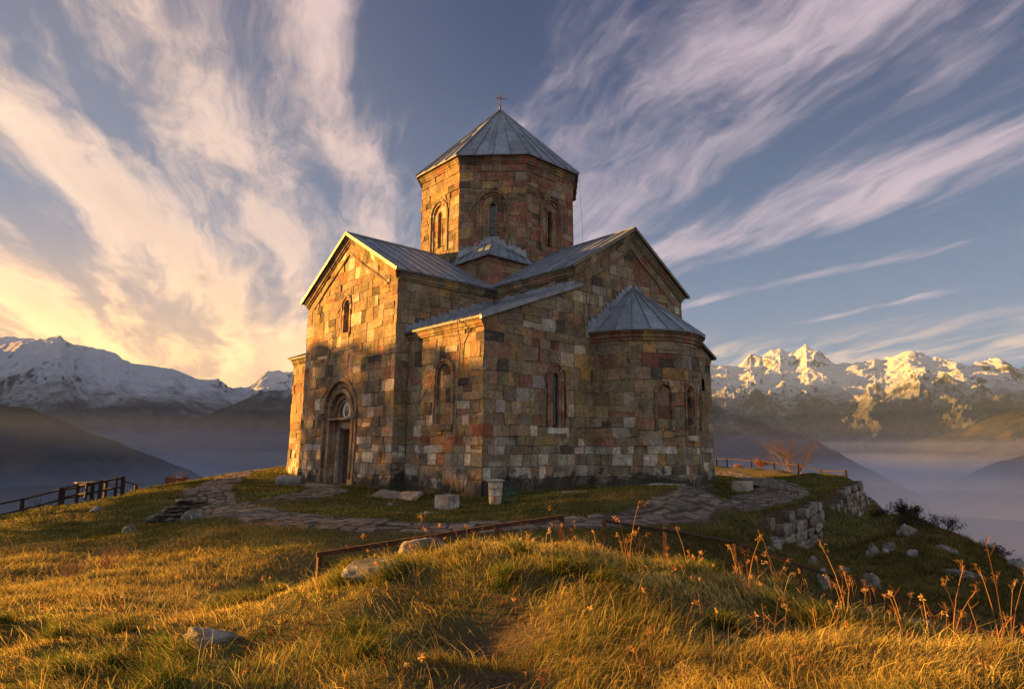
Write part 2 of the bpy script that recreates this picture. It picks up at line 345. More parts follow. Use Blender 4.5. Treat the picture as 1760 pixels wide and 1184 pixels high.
def path_dist(x, y):   # <1 inside the path
    x = np.asarray(x, float); sh = x.shape; xf = x.ravel(); yf = np.asarray(y, float).ravel(); o = np.full(len(xf), 9.)
    for i in range(0, len(xf), 40000):
        d = np.hypot(xf[i:i+40000, None]-ALLP[None, :, 0], yf[i:i+40000, None]-ALLP[None, :, 1])/(ALLP[None, :, 2]*.5)
        o[i:i+40000] = d.min(1)
    return o.reshape(sh)
# hollow trodden into the knoll in front of the camera
HOL = np.array([(-10.7, -13.2, .19, .40), (-11.3, -13.9, .10, .38), (-9.3, -12.9, .05, .4), (-9.0, -14.4, .06, .4)])
WALL = np.array([(2.6, -8.5, .1), (4.13, -8.09, .95), (6.9, -7.4, 1.25), (9.3, -6.9, 1.30), (12.5, -6.15, .45), (15.5, -5.3, 1.1), (19.2, -4.4, 1.3), (22.5, -3.7, 1.1), (25.5, -3.2, .3)])
def wall_side(x, y):
    best = np.full(np.shape(x), 1e9); sd = np.zeros(np.shape(x)); hh = np.zeros(np.shape(x))
    for i in range(len(WALL)-1):
        a, b = WALL[i], WALL[i+1]; dx, dy = b[0]-a[0], b[1]-a[1]; L2 = dx*dx+dy*dy
        t = np.clip(((x-a[0])*dx+(y-a[1])*dy)/L2, 0, 1); ex, ey = x-(a[0]+t*dx), y-(a[1]+t*dy); d = np.hypot(ex, ey); s = np.sign(dy*(x-a[0])-dx*(y-a[1]))
        m = d < best; best = np.where(m, d, best); sd = np.where(m, s*d, sd); hh = np.where(m, a[2]+(b[2]-a[2])*t, hh)
    return sd, hh
def ground(x, y):
    x = np.asarray(x, float); y = np.asarray(y, float)
    z = ground0(x, y)
    sd, hh = wall_side(x, y); endf = smooth(0, .7, hh)
    z = np.where(sd <= 0, z+(np.minimum(z, 0.)*0-.04-z)*smooth(-2.2, -.2, sd)*endf, z+(-.1-hh-.28*sd-z)*smooth(3.2, .2, sd)*endf)
    d = np.hypot(np.asarray(x)-CAM[0], np.asarray(y)-CAM[1])
    flat = smooth(1.5, .9, path_dist(x, y))
    near = smooth(16, 9, d)
    rough = (.10*fbm(x*1.1, np.asarray(y)*1.1, 4, 11)+near*.07*fbm(x*2.3, y*2.3, 3, 21)+.14*smooth(9, 20, d)*fbm(np.asarray(x)*.28, np.asarray(y)*.28, 3, 31))
    slope_r = smooth(-7.8, -9.6, y-.05*x)*smooth(-6, 0, x)          # the rough bank below the terrace
    left = smooth(-8.5, -11, x)*smooth(-9, -4, y)
    rough = rough*(.45+1.0*np.clip(slope_r+left*.6+near*.5, 0, 1.4))
    z = z+rough*(1-flat*.9)*(1-.6*smooth(6, 3, np.hypot(x-4, y-4)*.5))
    for hx, hy, a, s in HOL: z = z-a*np.exp(-((x-hx)**2+(y-hy)**2)/(2*s*s))
    return z
# ------------------------------------------------------------------ masonry
PAL = [((.150, .118, .078), 22), ((.125, .098, .066), 14), ((.175, .135, .085), 12), ((.160, .140, .110), 10), ((.195, .130, .060), 7), ((.255, .150, .045), 3),
       ((.165, .072, .048), 8), ((.205, .125, .095), 7), ((.260, .215, .165), 5), ((.052, .045, .038), 5), ((.330, .290, .235), 2)]
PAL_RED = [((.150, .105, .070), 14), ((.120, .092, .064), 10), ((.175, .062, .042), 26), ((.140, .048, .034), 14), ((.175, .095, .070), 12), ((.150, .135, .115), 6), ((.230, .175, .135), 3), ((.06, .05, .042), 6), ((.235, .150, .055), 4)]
PAL_BASE = [((.19, .175, .155), 14), ((.26, .245, .225), 10), ((.145, .125, .10), 8), ((.34, .32, .29), 4), ((.20, .13, .07), 2), ((.105, .09, .075), 6), ((.15, .08, .055), 1)]
PAL_TRIM = [((.150, .085, .060), 10), ((.165, .12, .085), 10), ((.19, .15, .11), 8), ((.12, .095, .07), 6)]
PAL_WEST = PAL  # ordinary wall stone, used on the west-facing sides
def pick(pal, rnd):
    t = rnd.random()*sum(w for _, w in pal)
    for c, w in pal:
        t -= w
        if t <= 0: break
    k = 1.45*rnd.uniform(.80, 1.2); j = [rnd.uniform(.94, 1.06) for _ in range(3)]
    av = sum(c)/3; m = (.140, .113, .074); f = .30 if av < .19 and av > .07 else .0
    return tuple((c[i]*(1-f)+m[i]*f)*k*j[i]*(1.02, .965, .885)[i] for i in range(3))
rc = random.Random(4)
COURSES = [-.7, -.25]
while COURSES[-1] < 17.5: COURSES.append(COURSES[-1]+(rc.uniform(.42, .52) if COURSES[-1] < 1.5 else rc.choice([rc.uniform(.30, .42), rc.uniform(.42, .60), rc.uniform(.45, .58)])))
def clean(poly):
    o = []
    for p in poly:
        if not o or abs(p[0]-o[-1][0])+abs(p[1]-o[-1][1]) > 2e-4: o.append(p)
    if len(o) > 1 and abs(o[0][0]-o[-1][0])+abs(o[0][1]-o[-1][1]) < 2e-4: o.pop()
    return o
def area(p): return .5*sum(p[i][0]*p[(i+1) % len(p)][1]-p[(i+1) % len(p)][0]*p[i][1] for i in range(len(p)))
def clip(poly, a, b, inside=True):
    """keep the part of poly left of a->b (or right of it)"""
    s = 1 if inside else -1; out = []
    f = lambda p: s*((b[0]-a[0])*(p[1]-a[1])-(b[1]-a[1])*(p[0]-a[0]))
    n = len(poly)
    for i in range(n):
        p, q = poly[i], poly[(i+1) % n]; fp, fq = f(p), f(q)
        if fp >= 0: out.append(p)
        if (fp > 0 and fq < 0) or (fp < 0 and fq > 0):
            t = fp/(fp-fq); out.append(tuple(p[k]+(q[k]-p[k])*t for k in range(len(p))))
    return clean(out)
def clip_to(poly, conv):
    for i in range(len(conv)):
        if len(poly) < 3: return []
        poly = clip(poly, conv[i], conv[(i+1) % len(conv)])
    return poly if len(poly) > 2 and area(poly) > 1e-5 else []
def subtract(polys, hole):
    out = []
    for p in polys:
        if not clip_to(p, hole) or area(clip_to(p, hole)) < 1e-4: out.append(p); continue
        rem = p
        for i in range(len(hole)):
            a, b = hole[i], hole[(i+1) % len(hole)]
            o = clip(rem, a, b, False)
            if len(o) > 2 and area(o) > 2e-4: out.append(o)
            rem = clip(rem, a, b)
            if len(rem) < 3: break
    return out
def inset(poly, g):
    n = len(poly); o = []
    for i in range(n):
        a, b, c = poly[i-1], poly[i], poly[(i+1) % n]
        d1 = (b[0]-a[0], b[1]-a[1]); d2 = (c[0]-b[0], c[1]-b[1]); l1 = math.hypot(*d1); l2 = math.hypot(*d2)
        n1 = (-d1[1]/l1, d1[0]/l1); n2 = (-d2[1]/l2, d2[0]/l2); k = 1+n1[0]*n2[0]+n1[1]*n2[1]
        k = max(k, .25)
        o.append((b[0]+g*(n1[0]+n2[0])/k, b[1]+g*(n1[1]+n2[1])/k))
    if area(o) < .35*area(poly):
        cx = sum(p[0] for p in poly)/n; cy = sum(p[1] for p in poly)/n
        o = [(cx+(p[0]-cx)*.8, cy+(p[1]-cy)*.8) for p in poly]
    return o
def wob(u, v): return v+.018*math.sin(u*1.3+v*2.1)+.012*math.sin(u*3.1-v*1.7), u+.014*math.sin(v*2.7+u)
def put(mb, mp, pts, col, curved):
    if not curved: mb.face([mp(*p) for p in pts], col); return
    u0 = min(p[0] for p in pts); u1 = max(p[0] for p in pts); st = .16
    k = math.floor(u0/st); rem = pts
    while True:
        e = (k+1)*st
        if e >= u1-1e-4 or len(rem) < 3: break
        a = clip(rem, (e, 0), (e, 1), True); r2 = clip(rem, (e, 0), (e, 1), False)
        if len(a) > 2: mb.face([mp(*p) for p in a], col)
        rem = r2; k += 1
    if len(rem) > 2: mb.face([mp(*p) for p in rem], col)
def block(mb, mp, poly, col, rnd, d0=0., joint=.020, rough=1., curved=False, g=None, h=None, wobble=True):
    W = (lambda u, v: (wob(u, v)[1], wob(u, v)[0])) if wobble else (lambda u, v: (u, v))
    if g is None: g = rnd.choice([.004, .006, .009, .014])*rough
    if h is None: h = rnd.choice([rnd.uniform(-.010, .010), rnd.uniform(-.022, .022)])*rough
    if rnd.random() < .035*rough: h -= rnd.uniform(.02, .05)
    inn = inset(poly, g)
    jt = .006*rough
    inn = [(p[0]+rnd.uniform(-jt, jt), p[1]+rnd.uniform(-jt, jt)) for p in inn]
    if rnd.random() < .30*rough and len(inn) > 3:    # a broken corner
        i = rnd.randrange(len(inn)); cx = sum(p[0] for p in inn)/len(inn); cy = sum(p[1] for p in inn)/len(inn)
        k = rnd.uniform(.05, .22); inn[i] = (inn[i][0]+(cx-inn[i][0])*k, inn[i][1]+(cy-inn[i][1])*k)
    tx, ty = rnd.uniform(-.014, .014)*rough, rnd.uniform(-.014, .014)*rough
    c0 = inn[0]
    P0 = [(*W(*p), d0-joint) for p in poly]
    P1 = [(*W(*p), d0+h+tx*(p[0]-c0[0])+ty*(p[1]-c0[1])) for p in inn]
    jc = tuple(q*.5 for q in col) if rnd.random() < .68 else (.24, .215, .18)
    for i in range(len(poly)):
        j = (i+1) % len(poly); put(mb, mp, [P0[i], P0[j], P1[j], P1[i]], jc, curved)
    put(mb, mp, P1, col, curved)
def ashlar(mb, mp, outline, holes=(), pal=PAL, seed=1, curved=False, d0=0., accents=(), base=1.75, rough=1., courses=None, sym=None):
    rnd = random.Random(seed); cs = courses or COURSES
    u0 = min(p[0] for p in outline); u1 = max(p[0] for p in outline)
    v0 = min(p[1] for p in outline); v1 = max(p[1] for p in outline)
    for k in range(len(cs)-1):
        a, b = cs[k], cs[k+1]
        if b <= v0 or a >= v1: continue
        u = u0-rnd.uniform(0, .3); low = (a+b)/2 < base
        while u < u1:
            w = rnd.choice([rnd.uniform(.28, .48), rnd.uniform(.45, .75), rnd.uniform(.6, 1.1)])*(.85 if low else 1)
            e = u+w
            if u1-e < .2: e = u1+.01
            cells = [[(u, a), (e, a), (e, b), (u, b)]]
            t = rnd.random()
            if t < .16 and w > .4: m_ = a+(b-a)*rnd.uniform(.4, .6); cells = [[(u, a), (e, a), (e, m_), (u, m_)], [(u, m_), (e, m_), (e, b), (u, b)]]
            elif t < .30 and w > .5: m_ = u+w*rnd.uniform(.35, .65); q = rnd.uniform(-.06, .06); cells = [[(u, a), (m_+q, a), (m_-q, b), (u, b)], [(m_+q, a), (e, a), (e, b), (m_-q, b)]]
            for c4 in cells:
                col = pick(PAL_BASE if low and rnd.random() < .8 else pal, rnd)
                for (au, av, ac) in accents:
                    if c4[0][0] <= au < c4[1][0] and c4[0][1] <= av < c4[2][1]: col = ac
                p = clip_to(c4, outline)
                if not p: continue
                ps = [p]
                for h in holes: ps = subtract(ps, h)
                for q in ps:
                    if area(q) > 3e-4: block(mb, mp, q, col, rnd, d0, rough=rough*(1.5 if low else 1.), curved=curved)
            u = e
def planar(O, Ud, N):
    O = np.array(O, float); Ud = np.array(Ud, float); N = np.array(N, float)
    return lambda u, v, d: (O[0]+Ud[0]*u+N[0]*d, O[1]+Ud[1]*u+N[1]*d, O[2]+v+Ud[2]*u+N[2]*d)
def arch_poly(cu, v0, vs, r, n=12, rv=None):
    rv = rv or r
    return [(cu-r, v0), (cu+r, v0)]+[(cu+r*math.cos(math.pi*i/n), vs+rv*math.sin(math.pi*i/n)) for i in range(n+1)]
def band(mb, mp, cu, v0, vs, ro, ri, df, db, pal, seed, curved=False, seg=.34, g=.006):
    """arched surround from radius ri to ro, front at depth df, back at db"""
    rnd = random.Random(seed)
    def piece(q):
        col = pick(pal, rnd); inn = inset(q, g)
        F = [(*p, df-.012) for p in q]; I = [(*p, df+rnd.uniform(-.003, .004)) for p in inn]; Bk = [(*p, db) for p in q]
        n = len(q)
        for i in range(n):
            j = (i+1) % n
            put(mb, mp, [F[i], F[j], I[j], I[i]], tuple(x*.5 for x in col), curved)
            put(mb, mp, [Bk[i], Bk[j], F[j], F[i]], col, curved)
        put(mb, mp, I, col, curved)
    for s in (-1, 1):
        v = v0
        while v < vs-1e-3:
            e = min(v+seg*rnd.uniform(.8, 1.5), vs)
            if vs-e < .12: e = vs
            a, b = sorted((cu+s*ri, cu+s*ro)); piece([(a, v), (b, v), (b, e), (a, e)]); v = e
    m = max(5, int(math.pi*ro/seg)); 
    for i in range(m):
        sub_ = 2; 
        t0, t1 = math.pi*i/m, math.pi*(i+1)/m; ts = [t0+(t1-t0)*k/sub_ for k in range(sub_+1)]
        q = [(cu+ro*math.cos(t), vs+ro*math.sin(t)) for t in ts]+[(cu+ri*math.cos(t), vs+ri*math.sin(t)) for t in ts[::-1]]
        # keep the pieces convex: one quad for each half
        col = None
        for k in range(sub_):
            piece([q[k], q[k+1], q[2*sub_+1-k-1], q[2*sub_+1-k]])
def profile_run(mb, p0, p1, out, prof, pal, seed, seg=.6, upv=(0, 0, 1)):
    """moulded cornice: profile [(outward, up)] carried from p0 to p1 in blocks"""
    rnd = random.Random(seed); p0 = np.array(p0, float); p1 = np.array(p1, float); L = np.linalg.norm(p1-p0); t = 0.
    while t < L-1e-3:
        e = min(L, t+seg*rnd.uniform(.6, 1.4))
        if L-e < .2: e = L
        o = rnd.uniform(-.008, .008); a = p0+(p1-p0)*(t+.004)/L; b = p0+(p1-p0)*(e-.004)/L
        mb.prism(a, b, out, upv, [(x+(o if x > 0 else 0), y_) for x, y_ in prof], pick(pal, rnd)); t = e
CORN = [(-.03, -.36), (.05, -.36), (.06, -.30), (.11, -.27), (.12, -.17), (.17, -.13), (.19, -.02), (-.03, -.02)]
def roof_plane(mb, e0, e1, t1, t0, seed, pitch=.62, thick=.05, rib=True, colk=1.):
    """sheet-metal plane: eave e0->e1, top t0->t1, standing seams from eave to top"""
    rnd = random.Random(seed); e0, e1, t0, t1 = (np.array(q, float) for q in (e0, e1, t0, t1))
    n = max(1, round(np.linalg.norm(e1-e0)/pitch)); nrm = np.cross(e1-e0, (t0+t1)/2-e0); nrm /= np.linalg.norm(nrm)
    if nrm[2] < 0: nrm = -nrm
    for i in range(n):
        a, b = i/n, (i+1)/n
        E0, E1, T0, T1 = e0+(e1-e0)*a, e0+(e1-e0)*b, t0+(t1-t0)*a, t0+(t1-t0)*b
        m = max(1, round(np.linalg.norm(T0-E0)/1.9)); off = rnd.uniform(-.12, .12)/m if m > 1 else 0
        for j in range(m):
            f0 = 0 if j == 0 else j/m+off; f1 = 1 if j == m-1 else (j+1)/m+off
            k = rnd.uniform(.80, 1.2)*colk; col = (.155*k, .182*k, .225*k)
            A, B_, C_, D_ = E0+(T0-E0)*f0, E1+(T1-E1)*f0, E1+(T1-E1)*f1, E0+(T0-E0)*f1
            h = .012 if j == 0 else .0
            w0 = nrm*(rnd.uniform(-.006, .006)+.004*(m-j))
            mid = (A+B_+C_+D_)/4+nrm*rnd.uniform(-.012, .016)+w0
            Q = [A+w0, B_+w0, C_+w0, D_+w0]
            for q in range(4): mb.face([Q[q], Q[(q+1) % 4], mid], col)
            mb.face([A+w0, A-nrm*thick, B_-nrm*thick, B_+w0], tuple(x*.8 for x in col))
        if rib:
            for P, Q_ in ([(E0, T0)] if i < n-1 else [(E0, T0), (E1, T1)]):
                d = (e1-e0)/np.linalg.norm(e1-e0); k = rnd.uniform(.9, 1.15)
                s = (Q_-P)*.0; jit = d*rnd.uniform(-.012, .012)
                mb.prism(P+nrm*.006-(Q_-P)/max(np.linalg.norm(Q_-P), .1)*.02, Q_+nrm*.006+jit, d, nrm, [(-.018, 0), (.018, 0), (.013, .055), (-.013, .055)], (.13*k, .148*k, .18*k))
    u = nrm*thick; mb.face([e0-u, t0-u, t1-u, e1-u], (.06, .055, .05))
    mb.face([e0, t0, t0-u, e0-u], (.14, .15, .17)); mb.face([e1, e1-u, t1-u, t1], (.14, .15, .17))
    mb.prism(e0-nrm*.012, e1-nrm*.012, (e0-t0)/np.linalg.norm(e0-t0), nrm, [(-.05, -.06), (.02, -.06), (.02, .012), (-.05, .012)], (.15, .165, .19))
def flashing(mb, p0, p1, wall_n, seed, step=.33, hgt=.17):
    """little upturned metal plates stepping along a junction of roof and wall"""
    rnd = random.Random(seed); p0 = np.array(p0, float); p1 = np.array(p1, float); wn = np.array(wall_n, float)
    L = np.linalg.norm(p1-p0); n = int(L/step); d = (p1-p0)/L; dh = np.array([d[0], d[1], 0]); dh /= np.linalg.norm(dh)
    for i in range(n):
        q = p0+d*(i*step)+wn*(.02+.012*(i % 2)); k = rnd.uniform(.85, 1.25); w = step*rnd.uniform(1.0, 1.18); h = hgt*rnd.uniform(.8, 1.25)
        a = q; b = q+dh*w; b2 = b.copy(); b2[2] = q[2]+(d[2]/max(1e-6, math.hypot(d[0], d[1])))*w
        z0 = min(a[2], b2[2])-.06; 
        F = [np.array([a[0], a[1], a[2]-.06]), np.array([b[0], b[1], b2[2]-.06]), np.array([b[0], b[1], max(a[2], b2[2])+h]), np.array([a[0], a[1], max(a[2], b2[2])+h+.01])]
        col = (.19*k, .215*k, .255*k)
        mb.face([f+wn*.012 for f in F], col)
        for s in range(4): mb.face([F[s], F[(s+1) % 4], F[(s+1) % 4]+wn*.012, F[s]+wn*.012], col)
        mb.face([F[0]+wn*.012, F[1]+wn*.012, F[1]+wn*.10-np.array([0, 0, .02]), F[0]+wn*.10-np.array([0, 0, .02])], col)

CH = empty('church', (7.4, 8.2, 0), label='old stone cross-domed church with octagonal drum and grey sheet-metal roofs on the hilltop', cat='church')
a_, w_, p_, zA, zR = 4.87, 8.55, .62, 8.91, 11.50
b_, w2, zA2, zR2 = 4.64, 7.77, 9.05, 11.56
WX, WY, zE = 14.83, 16.3, 6.4
gx = b_+w2/2; gy = a_+w_/2; cx, cy = 8.46, 9.17
o_ = .27
slope_b = (8.27-zE)/(b_+.15)
zb = lambda x: zE+slope_b*(x+.12)     # near / far-left box roofs rise with x
# ---- west transept: gable wall with the door, plane x=-p, seen from -x; u = y
mpW = lambda u, v, d: (-p_-d, u, v)
def flip(poly): return poly
portal_c, portal_r, portal_s = 9.45, 1.64, 3.17
win_c = 9.22
mb = MB()
# u runs along -y so that (u, v, outward) is right-handed: u = -y
mpW = lambda u, v, d: (-p_-d-.0*v, -u, v)
def wallW_batter(u, v, d): return (-p_-d-max(0, (2.2-v))*.028, -u, v)
oW = [(-(a_+w_), -.6), (-a_, -.6), (-a_, zA-.04), (-gy, zR-.05), (-(a_+w_), zA-.04)]
hole_p = arch_poly(-portal_c, -.7, portal_s, portal_r, 14); hole_w = arch_poly(-win_c, 6.72, 8.1, .48, 10)
pale = (.40, .37, .33); yel = (.45, .36, .20)
ashlar(mb, wallW_batter, oW, [hole_p, hole_w], PAL_WEST, 11, accents=[(-5.2, 1.72, pale), (-7.4, 9.4, yel), (-8.0, 10.2, (.34, .26, .14)), (-8.6, 9.9, (.32, .12, .05)), (-5.6, 1.3, (.27, .16, .05)), (-7.2, 3.6, (.36, .33, .29))])
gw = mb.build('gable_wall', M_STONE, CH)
# orders of the portal
mb = MB()
band(mb, wallW_batter, -portal_c, -.3, portal_s, portal_r, 1.46, .05, -.30, PAL_TRIM, 1)
band(mb, wallW_batter, -portal_c, -.3, portal_s, 1.47, 1.20, -.10, -.42, PAL_TRIM, 2)
band(mb, wallW_batter, -portal_c, -.3, portal_s-.05, 1.21, 1.00, -.02, -.55, PAL_TRIM, 3)
band(mb, wallW_batter, -portal_c, -.3, portal_s-.1, 1.01, .82, -.22, -.70, PAL_TRIM, 4)
GR = [((.24, .215, .185), 5), ((.28, .25, .22), 5), ((.2, .18, .15), 4)]
band(mb, wallW_batter, -portal_c, -.3, portal_s-.12, .83, .70, -.34, -.75, GR, 5)
# tympanum and lintel
tr = random.Random(3)
block(mb, wallW_batter, arch_poly(-portal_c, 2.93, portal_s-.12, .71, 10), (.30, .26, .22), tr, d0=-.45, wobble=False, rough=.5)
for u0_, u1_ in ((-portal_c-.72, -portal_c-.1), (-portal_c-.1, -portal_c+.72)):
    block(mb, wallW_batter, [(u0_, 2.56), (u1_, 2.56), (u1_, 2.93), (u0_, 2.93)], (.34, .31, .27), tr, d0=-.36, wobble=False, rough=.5)
mb.box((-p_+.44-.05, portal_c-.72, 2.50), (-p_+.8, portal_c+.72, 2.60), (.2, .17, .14))
mb.box((-p_-.10, portal_c-.95, 2.90), (-p_+.42, portal_c+.95, 2.985), (.22, .19, .15))
for s in (-1, 1):
    mb.box((-p_-.17, portal_c+s*1.55-.16, 2.98), (-p_+.2, portal_c+s*1.55+.16, 3.22), (.17, .12, .09))   # imposts
    mb.box((-p_-.16, portal_c+s*1.50-.2, -.2), (-p_+.2, portal_c+s*1.50+.2, .34), (.16, .14, .11))
    mb.box((-p_+.34, portal_c+s*.71-.14, -.3), (-p_+.95, portal_c+s*.71+.14, 2.6), (.19, .165, .135))
mb.box((-p_-.35, portal_c-1.1, -.3), (-p_+.9, portal_c+1.1, .07), (.20, .175, .15))
portal = mb.build('portal', M_TRIM, CH); portal['label'] = 'recessed round-arched doorway of stepped reddish stone'
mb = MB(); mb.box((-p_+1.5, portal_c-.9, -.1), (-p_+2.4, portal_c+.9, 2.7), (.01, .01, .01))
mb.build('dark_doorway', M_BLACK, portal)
# half-open door leaf (far side of the opening) with panels
mb = MB()
hy = portal_c+.57; dx0 = -p_+.60
Mx = Matrix.Translation((dx0, hy, .07)) @ Matrix.Rotation(R(58), 4, 'Z')
mb.box((-.03, -.62, 0), (.03, 0, 2.45), (.045, .020, .012), Mx)
for r0, r1 in ((.12, .55), (.68, 1.30), (1.43, 2.0), (2.1, 2.36)):
    for q0, q1 in ((-.56, -.34), (-.28, -.06)):
        mb.box((-.052, q0, r0), (-.031, q1, r1), (.095, .045, .024), Mx)
        mb.box((-.062, q0+.05, r0+.05), (-.053, q1-.05, r1-.05), (.06, .028, .016), Mx)
leaf = mb.build('door_leaf', simple('door_leaf_wood', (0, 0, 0), .55, 10, .4, 40, .003, useattr=True), portal)
mb = MB(); hb = MB(); hb.tube([tuple(Mx @ Vector((-.07, -.57, 1.05))), tuple(Mx @ Vector((-.1, -.57, 1.12))), tuple(Mx @ Vector((-.07, -.57, 1.2)))], .012, (.03, .03, .03)); hb.build('handle', M_IRON, leaf) if False else None
# icon in the tympanum: pale round-headed plaque with a dark haloed bust
icx = -p_+.45-.03
mb = MB()
def disc(mb, c, r, rz, x, th, col, n=20, y0=None):
    pts = [(x, c[0]+r*math.cos(2*math.pi*i/n), c[1]+rz*math.sin(2*math.pi*i/n)) for i in range(n)]
    p2 = [(x-th, p[1], p[2]) for p in pts]
    mb.face(p2[::-1], col)
    for i in range(n): mb.face([pts[i], pts[(i+1) % n], p2[(i+1) % n], p2[i]], col)
ic = (portal_c-.02, 3.33)
disc(mb, ic, .44, .40, icx, .05, (.62, .55, .45)); disc(mb, ic, .36, .335, icx-.05, .015, (.20, .16, .13)); disc(mb, ic, .33, .305, icx-.065, .01, (.66, .60, .50))
disc(mb, (ic[0], ic[1]-.01), .20, .25, icx-.075, .012, (.05, .06, .06)); disc(mb, (ic[0], ic[1]+.02), .14, .17, icx-.087, .01, (.34, .33, .25))
disc(mb, (ic[0], ic[1]-.07), .115, .12, icx-.097, .01, (.08, .07, .09)); disc(mb, (ic[0], ic[1]+.06), .055, .065, icx-.097, .013, (.25, .17, .11))
t_ = mb.build('icon', simple('painted_icon', (0, 0, 0), .6, 20, .25, 60, .002, useattr=True), portal); t_['label'] = 'round pale icon plaque with a dark haloed bust'

def add_window(mp, cu, v0, vs, r, orders, depth, pal, seed, curved=False, sill=None, back=.35, name='window', bars=4, glass=True):
    mb = MB()
    for k, (ro, ri, df, db, vv0) in enumerate(orders): band(mb, mp, cu, vv0, vs, ro, ri, df, db, pal, seed+k, curved, seg=.3)
    f = mb.build(name, M_TRIM, CH)
    if glass:
        g = MB(); pg = arch_poly(cu, v0, vs, r+.03, 10)
        if curved: put(g, mp, [(*p, -depth) for p in pg], (.01, .01, .01), True)
        else: g.face([mp(*p, -depth) for p in pg], (.01, .01, .01))
        g.build('pane', M_GLASS, f)
        g = MB()
        for i in range(1, bars+1):
            v = v0+(vs-v0)*i/(bars+.3)
            g.face([mp(cu-r, v-.014, -depth+.02), mp(cu+r, v-.014, -depth+.02), mp(cu+r, v+.014, -depth+.02), mp(cu-r, v+.014, -depth+.02)], (.05, .05, .05))
        g.face([mp(cu-.008, v0, -depth+.024), mp(cu+.008, v0, -depth+.024), mp(cu+.008, vs+r*.9, -depth+.024), mp(cu-.008, vs+r*.9, -depth+.024)], (.05, .05, .05))
        g.build('window_grille', M_IRON, f)
    if sill:
        sb = MB(); (su0, su1, sv0, sv1, sd, scol) = sill
        P = lambda u, v, d: mp(u, v, d)
        lo = [P(su0, sv0, -.3), P(su1, sv0, -.3), P(su1, sv0, sd), P(su0, sv0, sd)]; hi = [P(su0, sv1, -.3), P(su1, sv1, -.3), P(su1, sv1-.02, sd), P(su0, sv1-.02, sd)]
        sb.face(hi, scol); sb.face(lo[::-1], scol)
        for i in range(4): sb.face([lo[i], lo[(i+1) % 4], hi[(i+1) % 4], hi[i]], scol)
        sb.build('sill', M_TRIM, f)
    return f
# gable window of the transept
f = add_window(mpW, -win_c, 6.86, 8.1, .17, [(.50, .38, .06, -.2, 7.9), (.39, .27, .02, -.3, 6.72), (.28, .15, -.08, -.42, 6.72)], .30, PAL_WEST, 40, sill=(-win_c-.34, -win_c+.34, 6.62, 6.86, .05, (.27, .18, .1)), bars=5)
# ---- side walls of the west arm (planes y=a and y=a+w)
mb = MB()
ashlar(mb, lambda u, v, d: (u-max(0, (2.2-v))*.028*(1 if u < -.3 else 0), a_-d, v), [(-p_, -.6), (.02, -.6), (.02, zE-.3), (b_+.2, zE-.3), (b_+.2, zA-.05), (-p_, zA-.05)][:0] or [(-p_, 5.2), (b_+.2, 5.2), (b_+.2, zA-.05), (-p_, zA-.05)], [], PAL, 12)
ashlar(mb, lambda u, v, d: (u-max(0, (2.2-v))*.028*(1 if u < -.3 else 0), a_-d, v), [(-p_, -.6), (.0, -.6), (.0, 5.2), (-p_, 5.2)], [], PAL, 13, accents=[(-.3, 1.72, pale)])
mb.build('side_wall', M_STONE, CH)
mb = MB()
ashlar(mb, lambda u, v, d: (-u, a_+w_+d, v), [(-b_-.2, -.6), (p_, -.6), (p_, zA-.05), (-b_-.2, zA-.05)], [], PAL, 14); mb.build('side_wall', M_STONE, CH)
# ---- near corner block: west face x=0 (u=-y) and east face y=0 (u=x)
mb = MB()
mp0 = lambda u, v, d: (-d-max(0, 1.6-v)*.03, -u, v)
nich = (-2.36, 2.6, 4.42, .66)
ashlar(mb, mp0, [(-a_, -.6), (0, -.6), (0, zE-.06), (-a_, zE-.06)], [arch_poly(-2.36, 2.6, 4.42, .66, 12)], PAL, 15,
       accents=[(-4.2, 1.72, pale), (-2.0, 5.3, (.42, .36, .28)), (-3.6, 2.0, (.13, .05, .035)), (-1.2, 2.0, (.20, .075, .05)), (-.3, 2.4, (.20, .07, .05)), (-.3, 2.0, (.30, .26, .21)), (-1.5, 4.4, (.27, .10, .06))])
mb.build('corner_wall', M_STONE, CH)
mb = MB()
band(mb, mp0, -2.36, 2.6, 4.42, .66, .54, .05, -.15, PAL_TRIM, 60); band(mb, mp0, -2.36, 2.6, 4.42, .55, .45, .01, -.2, PAL_TRIM, 61)
ashlar(mb, mp0, arch_poly(-2.36, 2.6, 4.42, .46, 12), [], PAL, 62, d0=-.07)
mb.box((-.09, 2.36-.62, 2.36), (.1, 2.36+.62, 2.61), (.14, .11, .08))
mb.build('blind_arch', M_TRIM, CH)
mb = MB()
mp1 = lambda u, v, d: (u, -d-max(0, 1.6-v)*.03, v)
xr = b_+w2
wc = 3.63
ashlar(mb, mp1, [(0, -.6), (b_, -.6), (b_, zb(b_)-.05), (0, zE-.10)], [arch_poly(wc, 2.5, 4.45, .54, 12)], PAL, 16,
       accents=[(.5, 5.75, (.04, .035, .03)), (.3, 2.35, (.22, .08, .055)), (.6, 2.0, (.27, .25, .22)), (1.6, 3.9, (.30, .27, .23)), (2.5, 4.2, (.30, .28, .25)), (1.9, 6.4, (.33, .29, .24)), (3.3, 6.4, (.36, .33, .28)), (1.5, 5.3, (.24, .15, .06)), (2.8, 5.6, (.15, .065, .045)), (3.4, 5.6, (.15, .065, .045)), (.75, 3.0, (.36, .31, .26)), (4.3, 4.9, (.32, .18, .05))])
mb.build('corner_wall', M_STONE, CH)
f = add_window(mp1, wc, 2.62, 4.45, .17, [(.54, .45, .04, -.2, 4.15), (.46, .29, .0, -.3, 2.5), (.31, .165, -.02, -.36, 2.5)], .12, PAL_RED, 70, sill=(wc-.50, wc+.56, 2.28, 2.52, .07, (.46, .43, .38)), bars=4)
